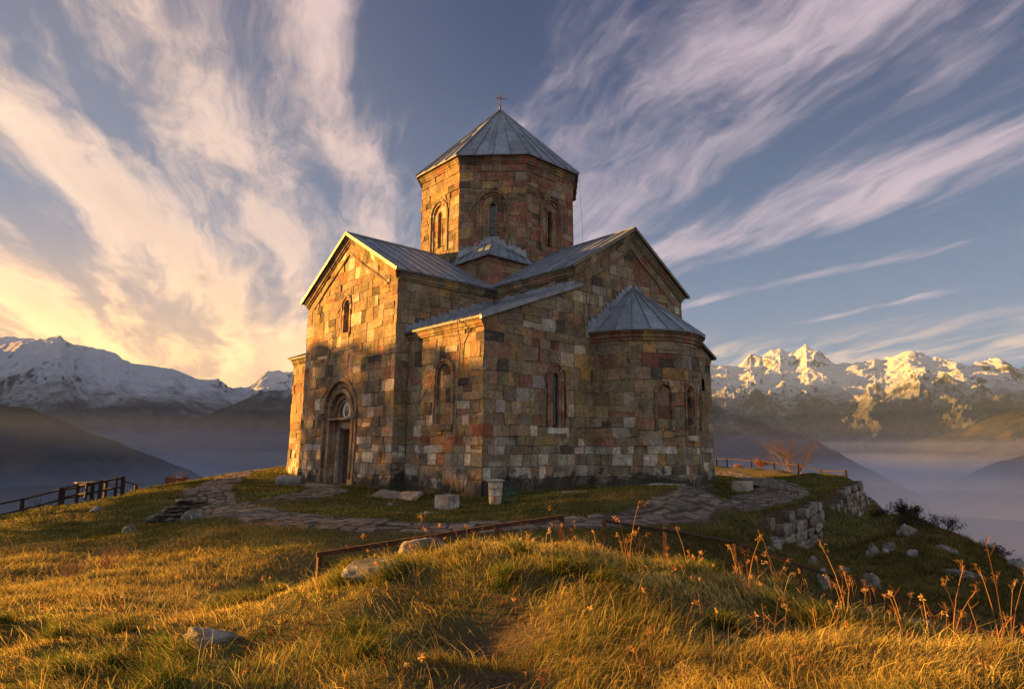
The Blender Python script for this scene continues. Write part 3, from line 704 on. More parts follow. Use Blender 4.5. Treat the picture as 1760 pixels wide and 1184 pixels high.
# ---- east arm gable wall, plane y=0, with the apse in front
mb = MB()
oE = [(b_, -.6), (xr, -.6), (xr, zA2-.04), (gx, zR2-.05), (b_, zA2-.04)]
ashlar(mb, mp1, oE, [], PAL, 17, accents=[(9.6, 10.0, (.20, .06, .04)), (10.7, 9.0, (.22, .07, .04)), (5.3, 4.9, (.33, .19, .05)), (7.6, 9.9, (.27, .18, .13)), (8.4, 9.3, (.28, .19, .15)), (5.9, 8.4, (.32, .28, .24)), (6.4, 7.9, (.34, .3, .26))])
mb.build('gable_wall', M_STONE, CH)
mb = MB()
ashlar(mb, lambda u, v, d: (b_-d, -u, v), [(-a_-.3, 5.6), (0, 5.6), (0, zA2-.05), (-a_-.3, zA2-.05)], [], PAL, 18); mb.build('side_wall', M_STONE, CH)
mb = MB()
ashlar(mb, lambda u, v, d: (xr+d, u, v), [(0, -.6), (a_+.3, -.6), (a_+.3, zA2-.05), (0, zA2-.05)], [], PAL, 19); mb.build('side_wall', M_STONE, CH)
# ---- far corner blocks
mb = MB()
ashlar(mb, lambda u, v, d: (-d-max(0, 1.6-v)*.05, -u, v), [(-WY, -.6), (-(a_+w_), -.6), (-(a_+w_), zE-.06), (-WY, zE-.06)], [], PAL_WEST, 20)
ashlar(mb, lambda u, v, d: (-u, WY+d, v), [(-b_, -.6), (0, -.6), (0, zE-.06), (-b_, zb(b_)-.05)], [], PAL, 21); mb.build('corner_wall', M_STONE, CH)
mb = MB()
zbr = lambda x: zE-.05+slope_b*1.35*(WX-x)
ashlar(mb, mp1, [(xr, -.6), (WX, -.6), (WX, zbr(WX)-.05), (xr, zbr(xr)-.05)], [[(13.95, 4.55), (14.2, 4.55), (14.2, 5.15), (13.95, 5.15)]], PAL, 22)
mb.box((13.95, .12, 4.55), (14.2, .3, 5.15), (.01, .01, .01))
ashlar(mb, lambda u, v, d: (WX+d, u, v), [(0, -.6), (a_, -.6), (a_, zE-.1), (0, zE-.1)], [], PAL, 23); mb.build('corner_wall', M_STONE, CH)
mb = MB()
ashlar(mb, lambda u, v, d: (WX+d, u, v), [(a_, -.6), (WY, -.6), (WY, zE-.1), (a_, zE-.1)], [], PAL, 24)
ashlar(mb, lambda u, v, d: (-u, WY+d, v), [(-WX, -.6), (-b_, -.6), (-b_, zE-.1), (-WX, zE-.1)], [], PAL, 25); mb.build('back_wall', M_STONE, CH)
# upper walls of the two arms turned away from the camera
mb = MB()
for o_l, mpx in (([(a_, 6), (a_+w_, 6), (a_+w_, zA-.04), (gy, zR-.05), (a_, zA-.04)], lambda u, v, d: (WX+p_+d, u, v)), ([(-xr, 6), (-b_, 6), (-b_, zA2-.04), (-gx, zR2-.05), (-xr, zA2-.04)], lambda u, v, d: (-u, WY+.3+d, v)),
                 ([(-xr-2.9, 5.8), (-xr, 5.8), (-xr, zA), (-xr-2.9, zA)][:0] or [(xr, 5.8), (WX+p_, 5.8), (WX+p_, zA-.05), (xr, zA-.05)], lambda u, v, d: (u, a_-d, v)),
                 ([(-WX-p_, 5.8), (-xr, 5.8), (-xr, zA-.05), (-WX-p_, zA-.05)], lambda u, v, d: (-u, a_+w_+d, v)),
                 ([(-WY-.3, 5.8), (-a_-w_, 5.8), (-a_-w_, zA2-.05), (-WY-.3, zA2-.05)], lambda u, v, d: (b_-d, -u, v)),
                 ([(a_+w_, 5.8), (WY+.3, 5.8), (WY+.3, zA2-.05), (a_+w_, zA2-.05)], lambda u, v, d: (xr+d, u, v))):
    ashlar(mb, mpx, o_l, [], PAL, 26)
mb.build('back_wall', M_STONE, CH)
# ---- apse
RA = 2.76; AC = (gx+.02, 0.)
def mpA(u, v, d):     # u = arc length, u=0 at theta=-90
    t = -math.pi/2+u/RA; rr = RA+d+.10*max(0, 1.7-v)*.2
    return (AC[0]+rr*math.cos(t), AC[1]+rr*math.sin(t), v)
HA = math.pi/2*RA+.25
mb = MB()
nc_ = R(-28)*RA
ashlar(mb, mpA, [(-HA, .7), (HA, .7), (HA, 6.3), (-HA, 6.3)], [arch_poly(0., 2.25, 4.0, .36, 10), arch_poly(nc_, 2.45, 3.95, .42, 10), arch_poly(-nc_, 2.45, 3.95, .42, 10)], PAL, 30, curved=True,
       accents=[(-2.9, 2.6, (.40, .34, .28)), (-2.9, 2.3, (.33, .29, .25)), (-2.2, 5.2, (.16, .065, .045)), (-1.2, 5.3, (.15, .06, .045)), (-.4, 5.2, (.26, .22, .19)), (-1.0, 4.9, (.25, .14, .05)), (-1.6, 2.1, (.2, .18, .155)), (-1.4, 1.3, (.24, .14, .045)), (-2.6, 1.4, (.18, .125, .07)), (-.3, 3.9, (.19, .075, .05))])
mb.build('apse_wall', M_STONE, CH)
add_window(mpA, 0., 2.35, 4.0, .15, [(.37, .25, .05, -.2, 2.25), (.26, .145, -.03, -.36, 2.25)], .25, PAL_RED, 80, True, sill=(-.3, .3, 2.05, 2.28, .16, (.36, .3, .23)), bars=4)
for s in (1, -1):
    mb = MB(); band(mb, mpA, s*nc_, 2.45, 3.95, .43, .30, .05, -.15, PAL_RED, 84, True, seg=.3)
    ashlar(mb, mpA, arch_poly(s*nc_, 2.45, 3.95, .31, 10), [], PAL_RED, 85, d0=-.13, curved=True); mb.build('blind_arch', M_TRIM, CH)
def ring_run(mb, c, prof, t0, t1, n, pal, seed, gap=.006):
    rnd = random.Random(seed); t = t0; st = (t1-t0)/n
    for i in range(n):
        a, b = t0+i*st+gap/3, t0+(i+1)*st-gap/3; col = pick(pal, rnd); o = rnd.uniform(-.008, .008); k = 3
        for q in range(k):
            A0, A1 = a+(b-a)*q/k, a+(b-a)*(q+1)/k
            for j in range(len(prof)):
                (r0, z0), (r1, z1) = prof[j], prof[(j+1) % len(prof)]
                mb.face([(c[0]+(r0+o)*math.cos(A0), c[1]+(r0+o)*math.sin(A0), z0), (c[0]+(r0+o)*math.cos(A1), c[1]+(r0+o)*math.sin(A1), z0), (c[0]+(r1+o)*math.cos(A1), c[1]+(r1+o)*math.sin(A1), z1), (c[0]+(r1+o)*math.cos(A0), c[1]+(r1+o)*math.sin(A0), z1)], col)
        for A_ in (a, b): mb.face([(c[0]+(r+o)*math.cos(A_), c[1]+(r+o)*math.sin(A_), z) for r, z in prof], col)
mb = MB(); DK = [((.10, .09, .078), 6), ((.13, .115, .10), 4), ((.17, .15, .13), 4)]
ring_run(mb, AC, [(RA-.1, .30), (RA+.19, .30), (RA+.18, .66), (RA+.12, .74), (RA-.1, .74)], -math.pi-.02, .02, 17, DK, 1)
ring_run(mb, AC, [(RA-.1, .02), (RA+.36, .02), (RA+.35, .24), (RA+.29, .30), (RA-.1, .30)], -math.pi-.05, .05, 15, DK, 2)
ring_run(mb, AC, [(RA, -.3), (RA+.62, -.3), (RA+.60, .07), (RA+.55, .10), (RA, .10)], -math.pi-.12, .12, 13, [((.2, .18, .16), 3), ((.15, .14, .12), 3), ((.1, .095, .085), 2)], 3)
mb.build('plinth', M_STONE, CH)
mb = MB()
ring_run(mb, AC, [(RA-.05, 6.02), (RA+.06, 6.02), (RA+.07, 6.12), (RA+.13, 6.16), (RA+.14, 6.28), (RA+.21, 6.32), (RA+.22, 6.44), (RA-.05, 6.44)], -math.pi, 0, 20, PAL_RED, 5)
mb.build('cornice', M_TRIM, CH)
mb = MB(); rnd = random.Random(8)
n = 14; apx = np.array([AC[0], .0, 8.84]); RE = RA+.30
for i in range(n):
    t0, t1 = -math.pi-.06+(math.pi+.12)*i/n, -math.pi-.06+(math.pi+.12)*(i+1)/n
    E0 = np.array([AC[0]+RE*math.cos(t0), AC[1]+RE*math.sin(t0), 6.46]); E1 = np.array([AC[0]+RE*math.cos(t1), AC[1]+RE*math.sin(t1), 6.46])
    f0 = 0.
    for f1 in (rnd.uniform(.42, .55), 1.):
        k = rnd.uniform(.85, 1.2); mb.face([E0+(apx-E0)*f0, E1+(apx-E1)*f0, E1+(apx-E1)*f1, E0+(apx-E0)*f1] if f1 < 1 else [E0+(apx-E0)*f0, E1+(apx-E1)*f0, apx], (.155*k, .182*k, .225*k)); f0 = f1
    mb.face([E0, E1, E1-np.array([0, 0, .07]), E0-np.array([0, 0, .07])], (.12, .13, .15))
    mb.face([E0-np.array([0, 0, .07]), E1-np.array([0, 0, .07]), np.array([AC[0], 0, 6.40])], (.06, .05, .05))
    nn = np.cross(E1-E0, apx-E0); nn /= np.linalg.norm(nn); nn = nn if nn[2] > 0 else -nn
    mb.prism(E0, E0+(apx-E0)*.97, (E1-E0)/np.linalg.norm(E1-E0), nn, [(-.02, 0), (.02, 0), (.014, .06), (-.014, .06)], (.14, .16, .195))
flashing(mb, (AC[0]-RE-.02, -.01, 6.5), (AC[0], -.01, 8.86), (0, -1, 0), 5, .26, .15); flashing(mb, (AC[0]+RE+.02, -.01, 6.5), (AC[0], -.01, 8.86), (0, -1, 0), 6, .26, .15)
mb.build('apse_roof', M_ROOF, CH)
# ---- cornices
mb = MB()
profile_run(mb, (0.0, .0, zE-.02), (0.0, a_, zE-.02), (-1, 0, 0), CORN, PAL_WEST, 1)
profile_run(mb, (0.0, a_+w_, zE-.02), (0.0, WY, zE-.02), (-1, 0, 0), CORN, PAL_WEST, 2)
profile_run(mb, (-p_, a_, zA-.02), (b_, a_, zA-.02), (0, -1, 0), CORN, PAL, 3)
profile_run(mb, (b_, 0, zA2-.02), (b_, a_, zA2-.02), (-1, 0, 0), CORN, PAL, 4)
profile_run(mb, (WX, 0, zE-.06), (WX, a_, zE-.06), (1, 0, 0), CORN, PAL_RED, 7)
# raking mouldings on the two gables (outward, perpendicular to the rake)
for (P0, P1, out, pal, sd_) in (((-p_, a_-.12, zA-.03), (-p_, gy, zR-.03), (-1, 0, 0), PAL_WEST, 5), ((-p_, a_+w_+.12, zA-.03), (-p_, gy, zR-.03), (-1, 0, 0), PAL_WEST, 6),
                            ((b_-.12, 0, zA2-.03), (gx, 0, zR2-.03), (0, -1, 0), PAL, 8), ((xr+.12, 0, zA2-.03), (gx, 0, zR2-.03), (0, -1, 0), PAL, 9)):
    d = np.array(P1)-np.array(P0); d /= np.linalg.norm(d); u_ = np.cross(d, out); u_ = u_ if u_[2] > 0 else -u_
    profile_run(mb, P0, P1, out, CORN, pal, sd_, .55, u_)
    # slim string course a step below
    q0 = np.array(P0)-np.array(u_)*.78+d*.55; q1 = np.array(P1)-np.array(u_)*.78-d*.45
    profile_run(mb, q0, q1, out, [(-.02, -.05), (.05, -.05), (.06, .0), (.03, .05), (-.02, .05)], pal, sd_+20, .6, u_)
mb.build('cornice', M_TRIM, CH)
# ---- roofs
def arm_roof(name, ridge0, ridge1, half, ze, zr, axis):
    mb = MB(); s0 = 31
    for s in (-1, 1):
        if axis == 'x': e0, e1, t1, t0 = (ridge0[0], ridge0[1]+s*half, ze), (ridge1[0], ridge0[1]+s*half, ze), (ridge1[0], ridge0[1], zr), (ridge0[0], ridge0[1], zr)
        else: e0, e1, t1, t0 = (ridge0[0]+s*half, ridge0[1], ze), (ridge0[0]+s*half, ridge1[1], ze), (ridge0[0], ridge1[1], zr), (ridge0[0], ridge0[1], zr)
        roof_plane(mb, e0, e1, t1, t0, s0+s)
        # barge edge along the gable
        E, T_ = np.array(e0, float), np.array(t0, float); d = (T_-E)/np.linalg.norm(T_-E)
        fr = np.array([ridge0[0]-ridge1[0], ridge0[1]-ridge1[1], 0.]); fr /= np.linalg.norm(fr)
        nn = np.cross(d, fr); nn = nn if nn[2] > 0 else -nn
        mb.prism(E-d*.06, T_+d*.02, fr, nn, [(-.03, -.08), (.03, -.08), (.03, .05), (-.03, .05)], (.15, .12, .08))
        flashing
    r0, r1 = np.array([ridge0[0], ridge0[1], zr]), np.array([ridge1[0], ridge1[1], zr])
    side = (0, 1, 0) if axis == 'x' else (1, 0, 0)
    mb.prism(r0, r1, side, (0, 0, 1), [(-.11, -.02), (.11, -.02), (.05, .07), (-.05, .07)], (.16, .18, .21))
    return mb.build(name, M_ROOF, CH)
arm_roof('transept_roof', (-p_-o_, gy), (cx, gy), w_/2+o_, zA, zR, 'x')
arm_roof('transept_roof', (WX+p_+o_, gy), (cx, gy), w_/2+o_, zA, zR, 'x')
arm_roof('nave_roof', (gx, -o_), (gx, cy), w2/2+o_, zA2, zR2, 'y')
arm_roof('nave_roof', (gx, WY+.3+o_), (gx, cy), w2/2+o_, zA2, zR2, 'y')
mb = MB()
roof_plane(mb, (-.24, a_, zb(-.24)), (-.24, -.10, zb(-.24)), (b_, -.10, zb(b_)), (b_, a_, zb(b_)), 41, .58)
flashing(mb, (-.2, a_, zb(-.2)+.03), (b_, a_, zb(b_)+.03), (0, -1, 0), 3); flashing(mb, (b_, -.1, zb(b_)+.05), (b_, a_, zb(b_)+.05), (-1, 0, 0), 4)
mb.prism((-.24, -.10, zb(-.24)), (b_+.45, -.10, zb(b_+.45)), (0, -1, 0), (0, 0, 1), [(-.06, -.12), (.035, -.12), (.035, .045), (-.06, .045)], (.19, .21, .24))
mb.build('lean_to_roof', M_ROOF, CH)
mb = MB(); roof_plane(mb, (-.26, WY+.16, zb(-.26)), (-.26, a_+w_, zb(-.26)), (b_, a_+w_, zb(b_)), (b_, WY+.16, zb(b_)), 42, .58); mb.build('lean_to_roof', M_ROOF, CH)
mb = MB(); roof_plane(mb, (WX+.26, -.2, zbr(WX+.26)+.03), (WX+.26, a_, zbr(WX+.26)+.03), (xr, a_, zbr(xr)+.03), (xr, -.2, zbr(xr)+.03), 43, .58); mb.build('lean_to_roof', M_ROOF, CH)
mb = MB(); roof_plane(mb, (WX+.26, a_+w_, zbr(WX+.26)+.03), (WX+.26, WY+.2, zbr(WX+.26)+.03), (xr, WY+.2, zbr(xr)+.03), (xr, a_+w_, zbr(xr)+.03), 44, .58); mb.build('lean_to_roof', M_ROOF, CH)
# ---- square block under the drum with hipped corners
sB, zB = 4.03, 10.70
mb = MB()
for ang in range(4):
    ca_, sa_ = math.cos(ang*math.pi/2), math.sin(ang*math.pi/2)
    def mpB(u, v, d, ca_=ca_, sa_=sa_):
        X, Y = u, -sB-d; return (cx+X*ca_-Y*sa_, cy+X*sa_+Y*ca_, v)
    ashlar(mb, mpB, [(-sB, 8.6), (sB, 8.6), (sB, zB-.04), (-sB, zB-.04)], [], PAL_RED, 50+ang)
mb.build('drum_base', M_STONE_HI, CH)
mb = MB(); AP = 4.12; RC = AP/math.cos(math.pi/8); sE = 4.17
for k in range(4):
    mb = MB(); a0 = math.pi/4+k*math.pi/2; cc = np.array([cx, cy, 0.])
    Ec = cc+np.array([sE*math.copysign(1, math.cos(a0)), sE*math.copysign(1, math.sin(a0)), zB])
    H = cc+np.array([(AP-.05)*math.cos(a0), (AP-.05)*math.sin(a0), 11.90])
    for s in (-1, 1):
        vx = cc+np.array([(RC-.02)*math.cos(a0+s*math.pi/8), (RC-.02)*math.sin(a0+s*math.pi/8), 11.02])
        ex = Ec.copy(); 
        # eave end: along the side on which the octagon vertex lies
        if abs(abs(vx[0]-cx)-AP) < .1: ex[1] = cy+(Ec[1]-cy)*.28
        else: ex[0] = cx+(Ec[0]-cx)*.28
        n_ = 5
        for i in range(n_):
            f0, f1 = i/n_, (i+1)/n_; k_ = .85+.3*((i*7+k*3) % 5)/5
            A_, B_ = Ec+(ex-Ec)*f0, Ec+(ex-Ec)*f1; C_, D_ = H+(vx-H)*f1, H+(vx-H)*f0
            mb.face([A_, B_, C_, D_], (.155*k_, .182*k_, .225*k_)); u_ = np.array([0, 0, .06])
            mb.face([A_, B_, B_-u_, A_-u_], (.12, .13, .15)); mb.face([A_-u_, B_-u_, C_-u_, D_-u_], (.05, .045, .04))
            nn = np.cross(B_-A_, D_-A_); nn /= np.linalg.norm(nn); nn = nn if nn[2] > 0 else -nn
            mb.prism(A_, D_, (B_-A_)/np.linalg.norm(B_-A_), nn, [(-.016, 0), (.016, 0), (.012, .045), (-.012, .045)], (.14, .16, .19))
        wn = np.array([math.cos(a0), math.sin(a0), 0])
        flashing(mb, vx, H, wn, 9+k, .3, .16)
    mb.build('corner_roof', M_ROOF, CH)
# ---- drum
mb = MB(); fw_ = 2*AP*math.tan(math.pi/8)
wf = []
ZD = 16.35
for k in range(8):
    t = math.pi/4*k
    mp = planar((cx+AP*math.cos(t), cy+AP*math.sin(t), 0), (-math.sin(t), math.cos(t), 0), (math.cos(t), math.sin(t), 0))
    hole = arch_poly(0, 11.6, 13.72, .80, 14)
    lit = k == 4
    ashlar(mb, mp, [(-fw_/2, 10.2), (fw_/2, 10.2), (fw_/2, ZD-.3), (-fw_/2, ZD-.3)], [hole], PAL_WEST if k in (3, 4) else PAL_RED, 90+k,
           accents=[(-.1, 14.9, (.30, .20, .08)), (1.0, 15.6, (.26, .12, .08))] if k == 5 else [(1.2, 14.6, (.25, .16, .12)), (-.5, 15.0, (.2, .085, .06)), (1.4, 12.8, (.34, .26, .18)), (.2, 11.8, (.30, .22, .18))] if k == 6 else ())
    wf.append((k, mp))
mb.build('drum_wall', M_STONE_HI, CH)
for k, mp in wf:
    pal = PAL_WEST if k in (3, 4) else PAL_RED
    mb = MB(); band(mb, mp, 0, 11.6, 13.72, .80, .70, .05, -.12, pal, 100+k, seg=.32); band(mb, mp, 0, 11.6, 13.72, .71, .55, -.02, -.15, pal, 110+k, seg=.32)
    inner = arch_poly(0, 11.6, 13.72, .56, 12)
    ashlar(mb, mp, inner, [arch_poly(0, 11.95, 13.72, .145, 8)], pal, 120+k, d0=-.075)
    band(mb, mp, 0, 11.95, 13.72, .24, .145, -.045, -.4, pal, 130+k, seg=.3)
    q = mp(0, 11.5, 0)
    ba = mb.build('blind_arch', M_TRIM, CH)
    g = MB(); g.face([mp(*p, -.22) for p in arch_poly(0, 11.9, 13.72, .16, 8)], (.01, .01, .01)); win = g.build('window', M_GLASS, CH)
    g = MB()
    g.face([mp(-.01, 11.97, -.205), mp(.01, 11.97, -.205), mp(.01, 13.86, -.205), mp(-.01, 13.86, -.205)], (.1, .1, .1))
    for i in range(5):
        v = 12.25+i*.36; g.face([mp(-.15, v, -.205), mp(.15, v, -.21), mp(.15, v+.03, -.21), mp(-.15, v+.03, -.21)], (.1, .1, .1))
    g.build('window_grille', M_IRON, win)
mb = MB()
DC = [(-.03, -.42), (.04, -.42), (.05, -.34), (.10, -.30), (.11, -.20), (.16, -.16), (.18, -.03), (-.03, -.03)]
for k in range(8):
    t0, t1 = math.pi/4*(k-.5), math.pi/4*(k+.5); t = math.pi/4*k
    V0 = np.array([cx+RC*math.cos(t0), cy+RC*math.sin(t0), ZD]); V1 = np.array([cx+RC*math.cos(t1), cy+RC*math.sin(t1), ZD]); out = (math.cos(t), math.sin(t), 0)
    profile_run(mb, V0-(V1-V0)*.018, V1+(V1-V0)*.018, out, DC, PAL_WEST if k in (3, 4) else PAL_RED, 140+k, .55)
    V0[2] = V1[2] = ZD-.78; profile_run(mb, V0, V1, out, [(-.02, -.03), (.03, -.03), (.035, .03), (-.02, .03)], PAL_WEST if k in (3, 4) else PAL_RED, 150+k, .8)
mb.build('drum_cornice', M_TRIM, CH)
mb = MB(); RE8 = (AP+.31)/math.cos(math.pi/8); top = np.array([cx, cy, 21.16])
for k in range(8):
    t0, t1 = math.pi/4*(k-.5), math.pi/4*(k+.5)
    V0 = np.array([cx+RE8*math.cos(t0), cy+RE8*math.sin(t0), ZD]); V1 = np.array([cx+RE8*math.cos(t1), cy+RE8*math.sin(t1), ZD])
    nn = np.cross(V1-V0, top-V0); nn /= np.linalg.norm(nn); nn = nn if nn[2] > 0 else -nn
    rows = [0, .24, .47, .70, 1.]; ud = (V1-V0)/np.linalg.norm(V1-V0)
    rr = random.Random(160+k); cols = 4
    for j in range(4):
        for i in range(cols):
            f0, f1 = rows[j], rows[j+1]; a0 = V0+(top-V0)*f0; a1 = V1+(top-V1)*f0; b0 = V0+(top-V0)*f1; b1 = V1+(top-V1)*f1
            kk = rr.uniform(.78, 1.22)
            mb.face([a0+(a1-a0)*i/cols, a0+(a1-a0)*(i+1)/cols, b0+(b1-b0)*(i+1)/cols, b0+(b1-b0)*i/cols] if f1 < 1 else [a0+(a1-a0)*i/cols, a0+(a1-a0)*(i+1)/cols, top], (.155*kk, .182*kk, .225*kk))
        if 0 < j: mb.prism(a0, a1, (top-V0)/np.linalg.norm(top-V0), nn, [(-.015, 0), (.015, 0), (.0, .012)], (.13, .145, .17))
    for i in range(cols):
        P0 = V0+(V1-V0)*i/cols; fe = .985 if i == 0 else (.62 if i == 2 else .45+.1*(k % 2))
        tg = V0+(V1-V0)*i/cols; Q = tg+(top-tg)*fe; w = .035 if i == 0 else .02
        mb.prism(P0-(top-P0)*.006+nn*.004, Q, ud, nn, [(-w, -.01), (w, -.01), (w*.7, .06 if i else .075), (-w*.7, .06 if i else .075)], (.135, .15, .18))
    dz = np.array([0, 0, .07]); mb.face([V0, V1, V1-dz, V0-dz], (.11, .12, .14)); mb.face([V0-dz, V1-dz, np.array([cx, cy, ZD-.03])], (.05, .045, .04))
mb.build('drum_roof', M_ROOF, CH)
# ---- cross
mb = MB(); g0 = (.14, .09, .045)
mb.tube([(cx, cy, 20.95), (cx, cy, 21.16), (cx, cy, 21.24), (cx, cy, 21.34), (cx, cy, 21.40)], [.16, .10, .045, .07, .03], g0, 10)
mb.tube([(cx, cy, 21.35), (cx, cy, 22.18)], .028, g0, 6)
dd = np.array([.80, -.60, 0]); C0 = np.array([cx, cy, 21.92]); Z1 = np.array([0, 0, 1.])
mb.tube([C0-dd*.22, C0+dd*.22], .026, g0, 6)
for c in (C0-dd*.24, C0+dd*.24, C0+Z1*.27):
    for o in (Z1*.045, -Z1*.045, dd*.045, -dd*.045): mb.tube([c+o*.1, c+o, c+o*1.5], [.02, .032, .01], g0, 6)
for s in (-1, 1):
    for s2 in (-1, 1): mb.tube([C0+dd*.12*s, C0+dd*.09*s+Z1*.09*s2, C0+Z1*.12*s2], .011, g0, 5)
mb.tube([C0-Z1*.42-dd*.07, C0-Z1*.38, C0-Z1*.42+dd*.07], .018, g0, 5)
mb.build('cross', M_GOLD, CH)
# ---- lightning wire: from the cross over the drum, and down the corner wall
mb = MB(); t5 = math.pi/4*5
def dpt(t, v, d, u=0): return (cx+(AP+d)*math.cos(t)-u*math.sin(t), cy+(AP+d)*math.sin(t)+u*math.cos(t), v)
mb.tube([(cx-.1, cy-.1, 21.2), dpt(t5, ZD+.35, .20, -.2), dpt(t5, ZD-.05, .36, -.15), dpt(t5, ZD-.9, .07, .1), dpt(t5, 14.2, .06, .55), dpt(t5, 12.5, .06, .8), dpt(t5, 11.6, .12, 1.0)], .012, (.10, .09, .08), 5)
mb.build('lightning_wire', M_IRON, CH); mb = MB()
mb.tube([(10.30, 4.72, 16.3), (10.42, 4.6, 13.2), (10.42, 4.55, 10.2)], .007, (.1, .09, .08), 5)
mb.build('lightning_wire', M_IRON, CH)
mb = MB(); pc = (.20, .17, .13)
mb.tube([(-.30, 1.20, zE+.02), (-.26, 1.22, 6.0), (-.08, 1.28, 5.5), (-.07, 1.40, 4.2), (-.07, 1.52, 2.6), (-.09, 1.62, 1.7), (-.13, 1.60, .95), (-.22, 1.45, .35), (-.28, 1.50, .12)], .022, pc, 6)
mb.build('rain_pipe', M_ANY, CH)
# ------------------------------------------------------------------ ground
def mesh_np(name, V, F, m, col=None, smooth=True, parent=None):
    me = bpy.data.meshes.new(name); V = np.asarray(V, np.float32); F = np.asarray(F, np.int32); k = F.shape[1]
    me.vertices.add(len(V)); me.vertices.foreach_set('co', V.ravel())
    me.loops.add(F.size); me.loops.foreach_set('vertex_index', F.ravel())
    me.polygons.add(len(F)); me.polygons.foreach_set('loop_start', np.arange(0, F.size, k, dtype=np.int32))
    if smooth: me.polygons.foreach_set('use_smooth', np.ones(len(F), bool))
    if col is not None:
        a = me.color_attributes.new('Col', 'FLOAT_COLOR', 'POINT'); c = np.ones((len(V), 4), np.float32); c[:, :3] = col; a.data.foreach_set('color', c.ravel())
    me.update(calc_edges=True); me.materials.append(m)
    o = bpy.data.objects.new(name, me); COL.objects.link(o)
    return o
def grid_faces(nr, nc, wrap=False):
    i = np.arange(nr-1)[:, None]; j = np.arange(nc if wrap else nc-1)[None, :]; j2 = (j+1) % nc
    return np.stack([i*nc+j, i*nc+j2, (i+1)*nc+j2, (i+1)*nc+j], -1).reshape(-1, 4)
def ground_material():
    m, t, b = material('turf_and_soil', .98, .1); p = pos(t)
    n1 = t.noise(p, .35, 6, .6); n2 = t.noise(p, 2.6, 7, .66, .4, w=2.); n3 = t.noise(p, 16, 6, .7, w=5.)
    c = t.mix(t.rng(n1, .38, .62), (.070, .072, .022), (.12, .085, .032))
    c = t.mix(t.rng(n2, .50, .66), c, (.125, .085, .032))
    c = t.mix(t.rng(n2, .46, .30), c, (.028, .028, .011))
    k = t.rng(n3, .3, .7, .62, 1.4); c = t.mix(1., c, t.comb(k, k, k), 'MULTIPLY')
    # bare earth on steep places
    nz = t.xyz(t.new('ShaderNodeNewGeometry').outputs['Normal'])[2]
    c = t.mix(t.math('MULTIPLY', t.rng(t.math('ADD', nz, t.math('MULTIPLY', n2, .25)), .98, .80), .8), c, (.050, .034, .022))
    c = t.mix(attr(t), c, (.075, .052, .034))
    t.link(c, b.inputs['Base Color'])
    bump(t, b, t.math('ADD', t.noise(p, 9, 6, .7), t.math('MULTIPLY', t.noise(p, 40, 6, .7), .5)), .06, 1.)
    return m
nr, na = 440, 900
rr_ = .35*(1500/.35)**(np.arange(nr)/(nr-1.)); aa_ = np.linspace(0, 2*math.pi, na, endpoint=False)
RR, AA = np.meshgrid(rr_, aa_, indexing='ij')
GX = CAM[0]+RR*np.cos(AA); GY = CAM[1]+RR*np.sin(AA); GZ = ground(GX, GY)
GZ = np.maximum(GZ, -760)
pdn = path_dist(GX, GY)
dirt = smooth(1.45, .95, pdn)*.75+smooth(.2, .0, np.abs(fbm(GX*.5, GY*.5, 3, 77)))*.0
dirt = np.clip(dirt+smooth(.9, .35, np.minimum.reduce([np.abs(np.hypot(GX-8.5, GY)-3.6), np.where((GX > -1.2) & (GX < 6) & (GY > -1.2) & (GY < 14), np.minimum(np.abs(GY+.4), np.abs(GX+.9)), 9)]))*.45, 0, 1)
for hx, hy, a, s in HOL: dirt = np.maximum(dirt, .95*np.exp(-((GX-hx)**2+(GY-hy)**2)/(2*(s*.8)**2)))
g_o = mesh_np('ground', np.stack([GX, GY, GZ], -1).reshape(-1, 3), grid_faces(nr, na, True)[:, ::-1], ground_material(), np.repeat(dirt.reshape(-1, 1), 3, 1))
tag(g_o, kind='structure')
def gz1(x, y): return float(ground(np.array([x]), np.array([y]))[0])
